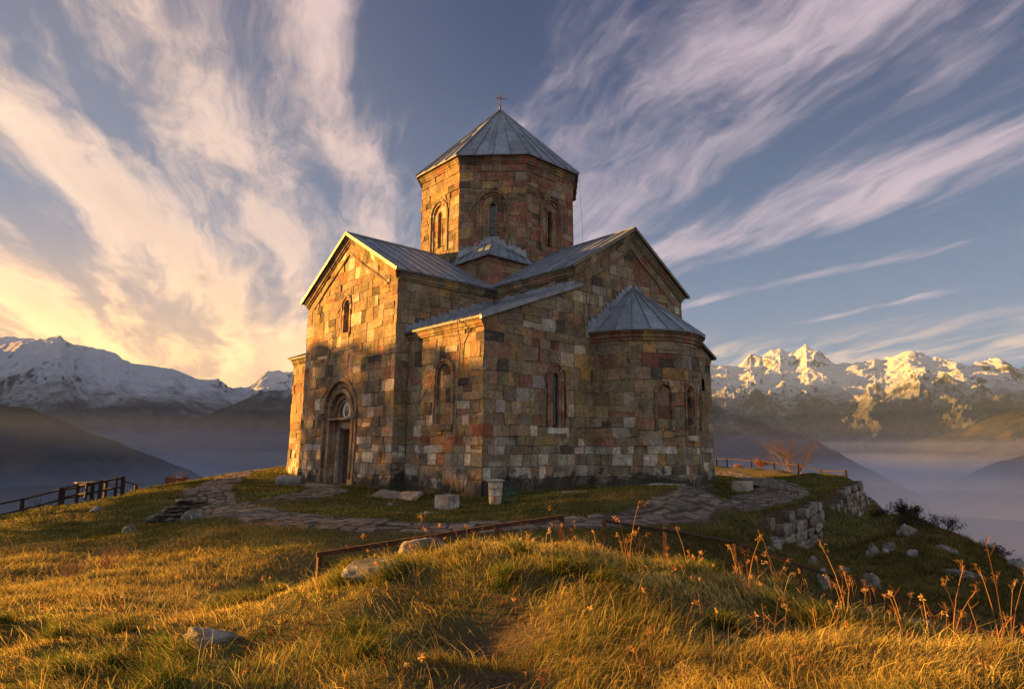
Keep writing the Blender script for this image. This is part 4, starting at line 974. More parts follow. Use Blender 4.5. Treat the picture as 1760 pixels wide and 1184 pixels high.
# ------------------------------------------------------------------ path of flagstones
mb = MB(); rnd = random.Random(21)
def lay(S, seed):
    rnd = random.Random(seed); n = len(S); s = 0
    tang = np.gradient(S[:, :2], axis=0); tang /= np.hypot(*tang.T)[:, None]; nor = np.stack([-tang[:, 1], tang[:, 0]], 1)
    rows = [0]
    while rows[-1] < n-5: rows.append(rows[-1]+rnd.choice([1.1, 1.4, 1.8, 2.3]))
    def P(si, q):
        si = min(max(si, 0), n-1.001); i = int(si); f = si-i
        c = S[i, :2]*(1-f)+S[i+1, :2]*f; w = S[i, 2]*(1-f)+S[i+1, 2]*f; m = nor[i]*(1-f)+nor[i+1]*f
        qq = q*(1+.16*math.sin(si*.6+seed)+.10*math.sin(si*1.9)) if abs(q) > .8 else q
        return c+m*qq*w*.5
    for r in range(len(rows)-1):
        k = max(2, round(S[min(int(rows[r]), n-1), 2]/rnd.choice([.30, .36, .44]))); cuts = [-1]+sorted(-1+2*(j+rnd.uniform(-.28, .28))/k for j in range(1, k))+[1]
        sk = rnd.uniform(-.25, .25)
        for j in range(k):
            if rnd.random() < .09: continue
            a, b = cuts[j], cuts[j+1]; s0, s1 = rows[r], rows[r+1]
            jt = lambda: rnd.uniform(-.35, .35)
            q = [P(s0+jt()+sk*a, a), P(s0+jt()+sk*b, b), P(s1+jt()+sk*b, b+rnd.uniform(-.05, .05)), P(s1+jt()+sk*a, a+rnd.uniform(-.05, .05))]
            q = [tuple(v) for v in q]
            if area(q) < 0: q = q[::-1]
            if area(q) < .018: continue
            # roughen the outline: extra points on the edges
            pts = []
            for e in range(4):
                A_, B_ = q[e], q[(e+1) % 4]; pts.append(A_); f = rnd.uniform(.35, .65); L = math.hypot(B_[0]-A_[0], B_[1]-A_[1]); o = rnd.uniform(-.05, .01)*L
                nx, ny = (B_[1]-A_[1])/L, -(B_[0]-A_[0])/L; pts.append((A_[0]+(B_[0]-A_[0])*f+nx*o, A_[1]+(B_[1]-A_[1])*f+ny*o))
            inn = inset(pts, rnd.uniform(.015, .032)); inn2 = inset(pts, .055)
            cxy = np.mean(pts, 0); z0 = float(ground(np.array([cxy[0]]), np.array([cxy[1]]))[0])
            if inchurch(cxy[0], cxy[1]): continue
            zs = ground(np.array([p[0] for p in inn]), np.array([p[1] for p in inn])); h = rnd.uniform(.02, .055); tx, ty = rnd.uniform(-.02, .02), rnd.uniform(-.02, .02)
            k_ = rnd.uniform(.75, 1.2); col = rnd.choice([(.165, .135, .115), (.14, .12, .105), (.185, .15, .12), (.15, .115, .10)]); col = tuple(x*k_*.85 for x in col)
            Z = [zs[i]*.6+z0*.4+h+tx*(inn[i][0]-cxy[0])+ty*(inn[i][1]-cxy[1]) for i in range(len(inn))]
            top = [(*inn2[i], Z[i]+.008) for i in range(len(inn))]; mid = [(*inn[i], Z[i]) for i in range(len(inn))]; bot = [(*pts[i], Z[i]-.10) for i in range(len(inn))]
            mb.face(top, col)
            for i in range(len(inn)):
                j2 = (i+1) % len(inn); mb.face([mid[i], mid[j2], top[j2], top[i]], col); mb.face([bot[i], bot[j2], mid[j2], mid[i]], tuple(x*.7 for x in col))
lay(PS, 1); lay(BS, 2)
tag(mb.build('path', M_PAVE), kind='structure')
# ------------------------------------------------------------------ rocks and stones
def rock(name, loc, size, seed, label=None, cat='rock', rot=0., parent=None, mat=None, sub=4, jag=.35, group=None, sink=.25):
    import bmesh
    bm = bmesh.new(); bmesh.ops.create_icosphere(bm, subdivisions=sub, radius=1.)
    rnd = random.Random(seed); cuts = [(Vector((rnd.gauss(0, 1), rnd.gauss(0, 1), rnd.gauss(0, .8))).normalized(), rnd.uniform(.55, .9)) for _ in range(11)]
    from mathutils import noise
    for v in bm.verts:
        p = v.co.copy()
        for n, d in cuts:
            k = p.dot(n)
            if k > d: p -= n*(k-d)*.92
        nn = noise.fractal(p*1.6+Vector((seed, 0, 0)), .9, 2.1, 5)*jag*.35+noise.fractal(p*5+Vector((0, seed, 0)), .8, 2.1, 4)*jag*.10
        v.co = p*(1+nn)
    Mx = Matrix.Rotation(rot, 4, 'Z') @ Matrix.Diagonal((*size, 1))
    bm.transform(Mx); me = bpy.data.meshes.new(name); bm.to_mesh(me); bm.free(); me.shade_smooth(); me.materials.append(mat or M_ROCK)
    o = bpy.data.objects.new(name, me); COL.objects.link(o)
    o.location = loc
    if loc[2] is None: pass
    if parent: o.parent = parent; o.location = Vector(loc)-Vector(parent.location)
    else: tag(o, label, cat, group)
    return o
def on_ground(x, y, dz=0.): return (x, y, gz1(x, y)+dz)
rock('rock', on_ground(-9.62, -10.75, .05), (.34, .17, .16), 3, 'long pale lichened boulder on the knoll top nearest the rusty fence', rot=R(-45))
rock('rock', on_ground(-10.55, -11.30, .02), (.42, .22, .13), 5, 'flat pale boulder half covered by golden grass left of the knoll top', rot=R(-42))
rock('rock', on_ground(-12.22, -11.55, .0), (.26, .16, .15), 8, 'brown weathered rock in the foreground grass at lower left', rot=R(-30))
rock('rock', on_ground(-15.0, -5.9, .0), (.3, .22, .2), 9, 'dark rock at the left edge of the picture in the golden slope', rot=R(-30))
rock('rock', on_ground(-8.60, 1.85, .06), (.42, .30, .22), 11, 'pale rounded rock lying just right in front of the stacked slab pile', rot=R(20))
rock('rock', on_ground(-10.0, 2.1, .04), (.36, .22, .18), 12, 'small pale rock alone on the lawn left of the slab pile', rot=R(60))
rock('rock', on_ground(-9.5, 9.6, .02), (.26, .18, .18), 14, 'grey rock beside the left fence and its bare weeds', rot=R(10))
for i, (x, y, s, lb) in enumerate([(-4.05, -2.70, .13, 'small rounded grey stone on the lawn near the church corner, largest of the three'), (-4.75, -2.42, .10, 'small grey stone on the lawn, leftmost of three below the leaning slabs'), (-4.50, -3.10, .085, 'smallest grey stone of the three lying on the lawn nearest the path'),
                                (-3.2, .55, .12, 'flat grey stone lying on the lawn in front of the niche wall'), (2.9, -6.0, .10, 'small flat pale stone on the shaded lawn right of the bin')]):
    rock('stone', on_ground(x, y, .02), (s*1.2, s, s*.7), 30+i, lb, 'stone')
# outcrops on the bank below the terrace
BANK = [(2.6, -8.95, (.30, .22, .30), 'white-flecked outcrop at the near end of the retaining wall'), (.9, -9.6, (.28, .18, .16), 'low pale outcrop on the bank below the right curve of the path'),
        (-1.2, -11.7, (.20, .16, .34), 'white rock behind the rusty fence post right of the knoll'), (-.4, -12.2, (.26, .18, .36), 'tall white and grey rock standing behind the golden grass at right'),
        (6.6, -10.4, (.42, .28, .42), 'grey angular outcrop on the dark bank below the retaining wall'), (9.4, -9.9, (.50, .36, .40), 'jagged outcrop highest on the dark right slope'),
        (7.9, -11.4, (.62, .34, .20), 'broken slab of rock in the middle of the dark right slope'), (4.2, -12.6, (.62, .22, .14), 'long flat rock slab low on the right slope'),
        (9.6, -12.6, (.36, .26, .34), 'rounded pale boulder far right on the dark slope'), (-1.6, -13.35, (.50, .18, .14), 'flat white rock at the edge of the golden grass at lower right'),
        (5.2, -11.3, (.24, .2, .22), 'small grey rock between the outcrops of the right slope'), (2.6, -10.6, (.24, .2, .2), 'small dark rock below the retaining wall foot'), (10.9, -11.6, (.3, .2, .2), 'small rock near the skyline of the right slope'),
        (7.2, -9.7, (.26, .2, .3), 'narrow upright rock on the dark bank below the wall'), (1.6, -10.3, (.2, .15, .3), 'thin pale rock rib on the bank left of the wall foot')]
for i, (x, y, s, lb) in enumerate(BANK): rock('rock', on_ground(x, y, s[2]*.05), tuple(q*.85 for q in s), 50+i, lb, rot=R(37*i), jag=.75)
M_DARKROCK = simple('dark_slate', (.075, .060, .048), .9, 7, .6, 25, .02)
# ---- pile of slabs on the lawn at left
t = empty('slab_pile', on_ground(-8.7, 3.15), label='low pile of dark stacked stone slabs on the lawn left of the path', cat='stone pile')
rnd = random.Random(5)
gz_ = gz1(-8.7, 3.15)
for lev, (n, hh, rad, hh0) in enumerate([(5, .22, .72, .0), (5, .11, .60, .20), (4, .10, .54, .30), (4, .10, .46, .39), (3, .10, .40, .48), (3, .09, .32, .57)]):
    for k in range(n):
        f = (k+.5)/n*2-1; x = -8.7+f*rad*.80+rnd.uniform(-.1, .1)+.08*lev; y = 3.15-f*rad*.55+rnd.uniform(-.15, .15)
        rock('slab', (x, y, gz_+hh0+hh*.45), (rad/n*1.25+.08, rnd.uniform(.22, .36), hh*.55), 200+lev*9+k, rot=R(-36+rnd.uniform(-22, 22)), parent=t, sub=3, jag=.7, mat=M_DARKROCK if lev or k % 3 == 1 else M_ROCK)
# ---- retaining wall: courses of rough squared blocks following the terrace rim
M_WALLROCK = stone_material('rough_wall_stone', False, 1.6)
rw = empty('retaining_wall', (8.5, -8.3, -.3), label='crumbling dry-stone retaining wall of rough pale blocks under the terrace rim', cat='stone wall')
WL = [(3.2, -8.4), (4.13, -8.15), (6.9, -7.46), (10.3, -6.76), (14.5, -5.66), (17.0, -5.0)]
def rough_block(mb, c, ux, hw, hh, hd, seed):
    import bmesh
    rnd = random.Random(seed); out = np.array([ux[1], -ux[0], 0.]); U3 = np.array([ux[0], ux[1], 0.]); Z3 = np.array([0, 0, 1.])
    n = 5; cc = np.array(c); k = rnd.uniform(.7, 1.25); col = rnd.choice([(.22, .20, .175), (.18, .155, .13), (.26, .24, .21), (.16, .13, .10), (.21, .165, .13)]); col = tuple(q*k for q in col)
    off = np.array([[rnd.uniform(-.03, .03) for _ in range(2)] for _ in range(4)])
    P = np.zeros((n, n, 3))
    for i in range(n):
        for j in range(n):
            a, b = i/(n-1)*2-1, j/(n-1)*2-1
            o = (off[0]*(1-a)*(1-b)+off[1]*(1+a)*(1-b)+off[2]*(1+a)*(1+b)+off[3]*(1-a)*(1+b))/4
            edge = max(abs(a), abs(b)); rz = hd*(1-.22*edge**8)+rnd.uniform(-.02, .02)
            aa, bb = a*(1-.10*abs(b)**3), b*(1-.10*abs(a)**3)
            P[i, j] = cc+U3*(aa*hw+o[0])+Z3*(bb*hh+o[1])+out*rz
    for i in range(n-1):
        for j in range(n-1): mb.face([P[i, j], P[i+1, j], P[i+1, j+1], P[i, j+1]], col)
    rim = [P[i, 0] for i in range(n)]+[P[n-1, j] for j in range(1, n)]+[P[i, n-1] for i in range(n-2, -1, -1)]+[P[0, j] for j in range(n-2, 0, -1)]
    dk = tuple(q*.5 for q in col)
    for i in range(len(rim)):
        a, b = rim[i], rim[(i+1) % len(rim)]; mb.face([a-out*.5, b-out*.5, b, a], dk)
mb = MB(); wl = np.array(WL); sl = np.r_[0, np.cumsum(np.hypot(*(wl[1:]-wl[:-1]).T))]; rnd = random.Random(77); sd_ = 0
hs = [.34, .32, .30, .30, .32, .28, .26, .26]
for row in range(8):
    s = rnd.uniform(0, .3)
    while s < sl[-1]:
        w = rnd.uniform(.34, .85); h = hs[row]
        x, y = np.interp(s+w/2, sl, wl[:, 0]), np.interp(s+w/2, sl, wl[:, 1]); tx, ty = np.interp(s+w/2+.3, sl, wl[:, 0])-x, np.interp(s+w/2+.3, sl, wl[:, 1])-y; L = math.hypot(tx, ty) or 1
        H = float(wall_side(np.array([x]), np.array([y]))[1][0]); zc_ = -.16-sum(hs[:row])-h/2+.05*math.sin(s*.9+row*.3)
        gone = (7.6 < s < 9.8) or (s > 9.8 and row == 0) or vn(s*.8, row*.6, 9) < .22
        if -zc_ < H+.15 and not gone and rnd.random() > .06 and not (row == 0 and rnd.random() < .4):
            rough_block(mb, (x+row*.02+rnd.uniform(-.03, .03), y-row*.035, zc_), (tx/L, ty/L), w/2*1.0, h/2*1.0, .13+rnd.uniform(-.05, .05), sd_); sd_ += 1
        s += w
mb.build('blocks', M_WALLROCK, rw)
# a second, higher stretch near the fence end
t2 = empty('retaining_wall', (19, -5, -.2), label='short collapsed stretch of stone wall at the tip of the terrace below the last fence post', cat='stone wall')
mb = MB(); rnd = random.Random(9)
for row in range(6):
    s = 0
    while s < 6.6:
        w = rnd.uniform(.4, .9)
        if rnd.random() > .12: rough_block(mb, (17.6+s*.97+row*.03, -4.86+s*.22-row*.06, -.22-row*.30+rnd.uniform(-.03, .03)), (.975, .22), w/2*.95, .15, .16+rnd.uniform(-.07, .08), 500+sd_); sd_ += 1
        s += w
mb.build('blocks', M_WALLROCK, t2)
# ------------------------------------------------------------------ things on the lawn
def slab_thing(name, loc, size, rot, col, label, cat, tilt=(0, 0), bev=.02):
    t = MB(); sx, sy, sz = size; Mx = Matrix.Translation(loc) @ Matrix.Rotation(rot, 4, 'Z') @ Matrix.Rotation(tilt[0], 4, 'X') @ Matrix.Rotation(tilt[1], 4, 'Y')
    prof = [(-1, -1), (1, -1), (1, 1), (-1, 1)]; rnd = random.Random(sum(map(ord, label)))
    low, mid, up_ = [], [], []
    for i, (a, b) in enumerate(prof):
        for (a2, b2) in ((a, b), (a*.98 if i % 2 else (a+prof[(i+1) % 4][0])/2*1.0, (b+prof[(i+1) % 4][1])/2 if i % 2 else (b+prof[(i+1) % 4][1])/2)):
            jx, jy = rnd.uniform(-.012, .012), rnd.uniform(-.012, .012)
            low.append((a2*sx+jx, b2*sy+jy, 0)); mid.append((a2*sx+jx, b2*sy+jy, sz-bev)); up_.append((a2*(sx-bev)+jx, b2*(sy-bev)+jy, sz))
    f = lambda q: tuple(Mx @ Vector(q)); n = len(low)
    t.face([f(q) for q in up_], col)
    t.face([f(q) for q in low[::-1]], col)
    for i in range(n):
        j = (i+1) % n; t.face([f(low[i]), f(low[j]), f(mid[j]), f(mid[i])], col); t.face([f(mid[i]), f(mid[j]), f(up_[j]), f(up_[i])], col)
    o = t.build(name, M_TRIM); return tag(o, label, cat)
slab_thing('stone_slab', on_ground(4.35, -4.25, -.05), (.50, .42, .30), R(12), (.42, .42, .42), 'pale grey gravestone slab lying flat on the lawn in front of the apse', 'stone slab')
slab_thing('stone_block', on_ground(11.3, -3.35, -.02), (.42, .30, .42), R(10), (.34, .29, .24), 'pale squared stone block beside the right foot of the apse', 'stone block')
slab_thing('stone_slab', on_ground(12.5, -3.3, .12), (.62, .34, .09), R(-20), (.11, .11, .12), 'dark thin slab resting askew beside the pale block right of the apse', 'stone slab', tilt=(R(8), R(14)))
slab_thing('stone_slab', on_ground(-2.0, 2.75, .02), (.36, .62, .10), R(18), (.15, .13, .12), 'dark slab leaning on the ground left of its reddish twin, below the church corner', 'stone slab', tilt=(R(4), R(-20)))
slab_thing('stone_slab', on_ground(-1.75, 1.95, .0), (.36, .50, .12), R(8), (.25, .19, .155), 'reddish slab leaning on the ground right of its dark twin, below the church corner', 'stone slab', tilt=(R(-3), R(-26)))
slab_thing('stone_slab', on_ground(-1.75, 9.35, -.02), (.62, 1.25, .10), R(2), (.24, .20, .165), 'flat doorstep slab on the ground in front of the dark doorway', 'stone slab')
slab_thing('stone_slab', on_ground(1.2, -3.25, .02), (.45, .10, .05), R(-28), (.22, .16, .12), 'narrow brown slab lying in the grass between the bin and the apse', 'stone slab')
# fallen column drum at the left of the door
mb = MB(); c0 = np.array(on_ground(-2.4, 10.15, .22)); dr = np.array([.55, -.83, 0]); 
mb.tube([c0-dr*.62, c0-dr*.58, c0+dr*.58, c0+dr*.62], [.20, .24, .24, .20], (.17, .17, .17), 16)
tag(mb.build('fallen_column', M_TRIM, smooth=False), 'short grey column piece lying on its side in the grass left of the door', 'fallen column')
# bin with hose
bx_, by_ = -1.20, -2.10; bz = gz1(bx_, by_)
t = empty('litter_bin', (bx_, by_, bz), label='rusty cream metal bin with a flat lid standing at the church corner', cat='litter bin')
mb = MB(); ccol = (.40, .35, .26); mb.tube([(bx_, by_, bz+.02), (bx_, by_, bz+.05), (bx_, by_, bz+.70)], [.17, .19, .23], ccol, 18); mb.build('body', simple('chipped_cream_paint', (0, 0, 0), .6, 5, .5, 30, .003, useattr=True), t)
mb = MB(); mb.tube([(bx_, by_, bz+.70), (bx_, by_, bz+.715), (bx_, by_, bz+.75), (bx_, by_, bz+.765)], [.25, .285, .285, .2], (.28, .27, .25), 20); mb.build('lid', M_ANY, t)
for q in (.28, .5):
    mb = MB(); mb.tube([(bx_+.235*math.cos(s/10*6.283), by_+.235*math.sin(s/10*6.283), bz+q) for s in range(11)], .008, (.12, .10, .08), 5); mb.build('hoop', M_ANY, t)
mb = MB(); mb.face([(bx_-.228*math.cos(a), by_-.228*math.sin(a), bz+v) for a, v in ((R(38), .12), (R(58), .12), (R(58), .28), (R(38), .28))], (.40, .09, .03))
mb.build('rust_patch', M_ANY, t)
mb = MB(); rnd = random.Random(2); pts = [(bx_+.33, by_-.1, bz+.72)]
for i in range(60):
    a = i*.55; pts.append((bx_+.38+.17*math.cos(a)+rnd.uniform(-.03, .03), by_-.22+.17*math.sin(a)+rnd.uniform(-.03, .03), max(bz+.03, bz+.42-.007*i+.10*math.sin(a*.7))))
mb.tube(pts, .013, (.02, .12, .085), 5)
tag(mb.build('garden_hose', M_ANY), 'tangled green hose hanging on the right side of the bin', 'garden hose')
mb = MB(); tx_, ty_ = -2.45, -1.35; tz = gz1(tx_, ty_)
Mx = Matrix.Translation((tx_, ty_, tz)) @ Matrix.Rotation(R(14), 4, 'Z')
for lo, hi in (((-.26, -.26, -.05), (-.20, .26, .40)), ((.20, -.26, -.05), (.26, .26, .40)), ((-.20, -.26, -.05), (.20, -.20, .40)), ((-.20, .20, -.05), (.20, .26, .40)), ((-.20, -.20, -.05), (.20, .20, .25))): mb.box(lo, hi, (.36, .34, .31), Mx)
tag(mb.build('stone_trough', M_TRIM), 'small square stone basin under the rain pipe at the church corner', 'stone trough')
# reddish crate / planter on the left skyline
x0, y0 = -3.75, 22.3; z0 = gz1(x0, y0)
t = empty('planter', (x0, y0, z0), label='small weathered red planter box on the skyline left of the church', cat='planter')
mb = MB(); Mx = Matrix.Translation((x0, y0, z0)) @ Matrix.Rotation(R(-42), 4, 'Z')
for i in range(4): mb.box((-.46, -.25, .03+i*.11), (.46, .25, .12+i*.11), ((.16, .05, .03), (.12, .045, .03))[i % 2], Mx)
for s in (-1, 1): mb.box((s*.49-.03, -.28, 0), (s*.49+.03, .28, .50), (.10, .04, .025), Mx)
mb.build('box', M_ANY, t)
mb = MB(); rnd = random.Random(4)
for i in range(14):
    a = rnd.uniform(-.4, .4); mb.tube([tuple(Mx @ Vector((a, 0, .45))), tuple(Mx @ Vector((a+rnd.uniform(-.15, .15), rnd.uniform(-.1, .1), .45+rnd.uniform(.2, .55))))], .008, (.10, .06, .03), 4)
mb.build('dry_stems', M_ANY, t)
# ------------------------------------------------------------------ fences
def fence(name, label, pts, ph, pw, rails, mat, rr=.028, square=True, flat=None, seed=1, base=None, cat='fence'):
    x, y = pts[0][:2]; root = empty(name, (x, y, 0), label=label, cat=cat); rnd = random.Random(seed); tops = []
    for i, p in enumerate(pts):
        zb_ = gz1(p[0], p[1]) if len(p) < 3 or p[2] is None else p[2]-ph
        lean = Vector((rnd.uniform(-.03, .03), rnd.uniform(-.03, .03), 1)).normalized()
        mb = MB(); Mx = Matrix.Translation((p[0], p[1], zb_)) @ lean.to_track_quat('Z', 'Y').to_matrix().to_4x4() @ Matrix.Rotation(rnd.uniform(0, 1.5), 4, 'Z')
        w = pw*rnd.uniform(.85, 1.15); mb.box((-w, -w, -.5), (w, w, ph-.02), (.1, .1, .1), Mx); mb.box((-w*.8, -w*.8, ph-.02), (w*.8, w*.8, ph+.008), (.1, .1, .1), Mx)
        mb.build('post', mat, root); tops.append((p[0], p[1], zb_))
    for f in rails:
        mb = MB()
        for i in range(len(tops)-1):
            a, b = np.array(tops[i]), np.array(tops[i+1]); a = a+[0, 0, ph*f]; b = b+[0, 0, ph*f]; m_ = (a+b)/2-[0, 0, rnd.uniform(0, .03)]
            if square:
                d = (b-a)/np.linalg.norm(b-a); sd2 = np.cross(d, (0, 0, 1)); sd2 /= np.linalg.norm(sd2)
                mb.prism(a-d*.04, b+d*.04, sd2, (0, 0, 1), [(-rr, -rr*1.2), (rr, -rr*1.2), (rr, rr*1.2), (-rr, rr*1.2)], (.1, .1, .1))
            else: mb.tube([a, m_, b], rr, (.1, .1, .1), 7)
        mb.build('rail', mat, root)
    return root
fence('fence', 'dark post and rail fence along the rim at the far left', [(-14.6, 18.9), (-12.67, 18.85), (-10.86, 18.74), (-9.4, 19.59)], .92, .055, [.95, .45], M_FENCE, .03, seed=3)
fence('fence', 'low dark railing running from the timber enclosure toward the skyline', [(-6.9, 19.3), (-5.6, 23.0), (-4.4, 26.3)], .75, .045, [.95], M_FENCE, .022, seed=4)
enc = fence('timber_enclosure', 'small timber enclosure with close posts and pale top board ending the left fence', [(-9.4, 19.59), (-8.78, 19.35), (-8.55, 18.7), (-8.1, 18.0), (-7.1, 18.5), (-7.25, 19.3), (-7.5, 20.3), (-8.0, 20.5), (-9.2, 20.2)], .98, .055, [.93, .5], M_FENCE, .032, seed=5, cat='enclosure')
mb = MB(); zt = gz1(-8.2, 19.4)+.93
Mx = Matrix.Translation((-8.3, 19.6, zt)) @ Matrix.Rotation(R(12), 4, 'Z'); mb.box((-.6, -.16, -.018), (.5, .14, .018), (.3, .2, .1), Mx); mb.build('top_board', M_FENCE_PALE, enc)
FF = [(-9.76, -8.29, .31), (-8.2, -8.74, .46), (-7.23, -9.24, .60), (-6.35, -9.79, .72)]
FF2 = [(-5.9, -10.3, .69), (-5.32, -11.05, .57), (-4.77, -11.93, .42), (-4.35, -12.74, .15), (-3.92, -13.54, -.10), (-3.47, -14.31, -.39), (-3.2, -15.06, -.64), (-2.9, -15.9, -.95)]
fence('rusty_fence', 'low rusty pipe fence sloping behind the knoll, left of the gap', FF, .92, .032, [.97], M_RUST, .027, square=True, seed=6)
fence('rusty_fence', 'rusty pipe fence descending the right slope behind the golden grass', FF2, .95, .032, [.97, .38], M_RUST, .026, square=False, seed=7)
fence('fence', 'thin dark railing round the right end of the terrace before the valley', [(39.4, 14.37), (38.12, 12.6), (36.43, 9.44), (34.51, 6.58), (32.49, 3.84), (31.7, 1.87), (30.4, -0.26)], .74, .06, [.93], M_FENCE, .03, seed=8)
# ------------------------------------------------------------------ bare bushes
def bush(name, loc, h, seed, label, cat, n0=7, spread=.6, col=(.10, .055, .035), depth=4, rad=.02, leaves=None, lcol=(.03, .035, .012), up_=.6):
    rnd = random.Random(seed); root = empty(name, loc, label=label, cat=cat); mb = MB(); tips = []
    def grow(p, d, L, r, k):
        pts = [p]; q = p.copy(); dd = d.copy()
        for i in range(3):
            dd = (dd+Vector((rnd.gauss(0, .13), rnd.gauss(0, .13), rnd.gauss(.05*up_, .08)))).normalized(); q = q+dd*L/3; pts.append(q.copy())
        mb.tube([tuple(v) for v in pts], [r, r*.85, r*.7, r*.55], tuple(c*rnd.uniform(.7, 1.3) for c in col), 4 if k < 2 else 3, cap=False)
        if k == 0: tips.append(q); return
        tips.append(q)
        for i in range(rnd.choice([2, 3, 3])):
            s = pts[rnd.choice([1, 2, 3, 3])]; nd = (dd+Vector((rnd.gauss(0, .55), rnd.gauss(0, .55), rnd.gauss(.1*up_, .3)))).normalized()
            grow(s.copy(), nd, L*rnd.uniform(.55, .8), r*.62, k-1)
    for i in range(n0):
        a = rnd.uniform(0, 6.283); d = Vector((math.cos(a)*spread*rnd.uniform(.3, 1), math.sin(a)*spread*rnd.uniform(.3, 1), 1)).normalized()
        grow(Vector((loc[0]+math.cos(a)*.12*h, loc[1]+math.sin(a)*.12*h, loc[2]-.05)), d, h*rnd.uniform(.32, .45), rad, depth)
    mb.build('branches', M_WOODY, root)
    if leaves:
        lb = MB()
        for p in tips:
            for _ in range(leaves):
                c = p+Vector((rnd.gauss(0, .06), rnd.gauss(0, .06), rnd.gauss(0, .06)))*h; s = rnd.uniform(.02, .045)*max(h, .8)
                a = Vector((rnd.gauss(0, 1), rnd.gauss(0, 1), rnd.gauss(0, 1))).normalized()*s; b = Vector((rnd.gauss(0, 1), rnd.gauss(0, 1), rnd.gauss(0, 1))).normalized()*s*.6
                lb.face([tuple(c-a), tuple(c+b), tuple(c+a), tuple(c-b)], tuple(q*rnd.uniform(.6, 1.4) for q in lcol))
        lb.build('foliage', M_LEAF, root)
    return root
def leaf_material(name, k=.35):
    m = bpy.data.materials.new(name); m.use_nodes = True; t = NT(m.node_tree); t.n.clear(); o = t.new('ShaderNodeOutputMaterial')
    d = t.new('ShaderNodeBsdfDiffuse'); tr = t.new('ShaderNodeBsdfTranslucent'); mx = t.new('ShaderNodeMixShader'); mx.inputs[0].default_value = k
    c = attr(t); n = t.rng(t.noise(pos(t), 1.2, 5, .6), .3, .7, .75, 1.25); c = t.mix(1., c, t.comb(n, n, n), 'MULTIPLY')
    t.link(c, d.inputs[0]); t.link(c, tr.inputs[0]); t.link(d.outputs[0], mx.inputs[1]); t.link(tr.outputs[0], mx.inputs[2]); t.link(mx.outputs[0], o.inputs[0]); return m
M_LEAF = leaf_material('shrub_leaves'); M_GRASS = leaf_material('grass_blades', .42)
bush('bare_shrub', on_ground(34.2, 4.9, -.02), 3.3, 1, 'large bare reddish shrub behind the right-hand railing', 'shrub', 13, .62, (.085, .055, .045), 5, .03)
bush('orange_shrub', on_ground(35.4, 8.2), .95, 2, 'low orange-leaved shrub behind the right-hand railing', 'shrub', 12, .9, (.10, .045, .03), 3, .012, 6, (.20, .085, .03))
bush('dry_shrub', on_ground(37.6, 11.2), .6, 3, 'low tawny dry shrub at the railing close to the apse', 'shrub', 12, 1., (.25, .14, .07), 3, .012, 4, (.30, .17, .08))
for i, (x, y, h, lb) in enumerate([(16.4, -7.0, .85, 'dark leafy shrub just beyond the end of the retaining wall'), (17.6, -7.4, 1.05, 'tallest dark shrub on the right skyline'), (16.3, -8.4, .8, 'dark shrub on the right skyline below the tallest one'),
                                (13.9, -8.7, .75, 'dark twiggy shrub on the slope in front of the skyline shrubs'), (13.0, -10.0, .8, 'low bare shrub halfway down the right skyline'), (11.0, -11.9, .6, 'small bare shrub low on the right skyline'),
                                (12.0, -9.3, .8, 'spreading brown shrub on the dark bank right of the wall')]):
    bush('dark_shrub', on_ground(x, y, -.1), h, 20+i, lb, 'shrub', 10, 1.0, (.045, .032, .025), 4, .016, 3 if i < 4 else 1, (.022, .022, .012))
bush('bare_weed', on_ground(-11.2, 9.2), 1.25, 31, 'bare dark weeds standing before the left fence', 'dry weed', 9, .5, (.06, .04, .028), 3, .010)
bush('bare_weed', on_ground(-10.3, 8.2), .95, 32, 'smaller bare weeds right of the tall ones before the left fence', 'dry weed', 7, .5, (.06, .04, .028), 3, .009)
bush('tawny_weed', on_ground(-11.35, -3.3), .55, 33, 'reddish dry weed clump catching the sun on the left slope', 'dry weed', 16, .8, (.26, .12, .06), 3, .006)
bush('tawny_weed', on_ground(-12.1, -4.4), .5, 34, 'tawny dry weed clump left of the reddish one on the left slope', 'dry weed', 16, .8, (.22, .12, .06), 3, .006)
# trees added out of view on the left to shade the foot of the church
def tree(x, y, h, cr, seed, label):
    rnd = random.Random(seed); z = gz1(x, y); root = empty('shade_tree', (x, y, z), label=label, cat='tree', group='added shade trees on the left hillside')
    mb = MB(); mb.tube([(x, y, z-.5), (x+.1, y, z+h*.5), (x, y, z+h*.97)], [.24, .15, .03], (.06, .045, .035), 8); mb.build('trunk', M_ANY, root)
    lb = MB()
    for i in range(int(3400)):
        f = rnd.random(); a_ = rnd.uniform(0, 6.283); zz = z+h*(.16+.84*f); R0 = cr*(1-f**9)**.5*min(1, .5+f*1.6)*(.92+.08*math.sin(f*9+seed+2*a_)); a = a_; r = R0*math.sqrt(rnd.random())
        c = Vector((x+r*math.cos(a), y+r*math.sin(a), zz-r*.05)); s = rnd.uniform(.12, .30); t = Vector((math.cos(a), math.sin(a), -.25+rnd.gauss(0, .3))).normalized()*s; b = Vector((rnd.gauss(0, 1), rnd.gauss(0, 1), rnd.gauss(0, .4))).normalized()*s*.5
        lb.face([tuple(c-t), tuple(c+b), tuple(c+t), tuple(c-b)], (.02*rnd.uniform(.6, 1.6), .032*rnd.uniform(.6, 1.5), .012))
    lb.build('crown', M_LEAF, root)
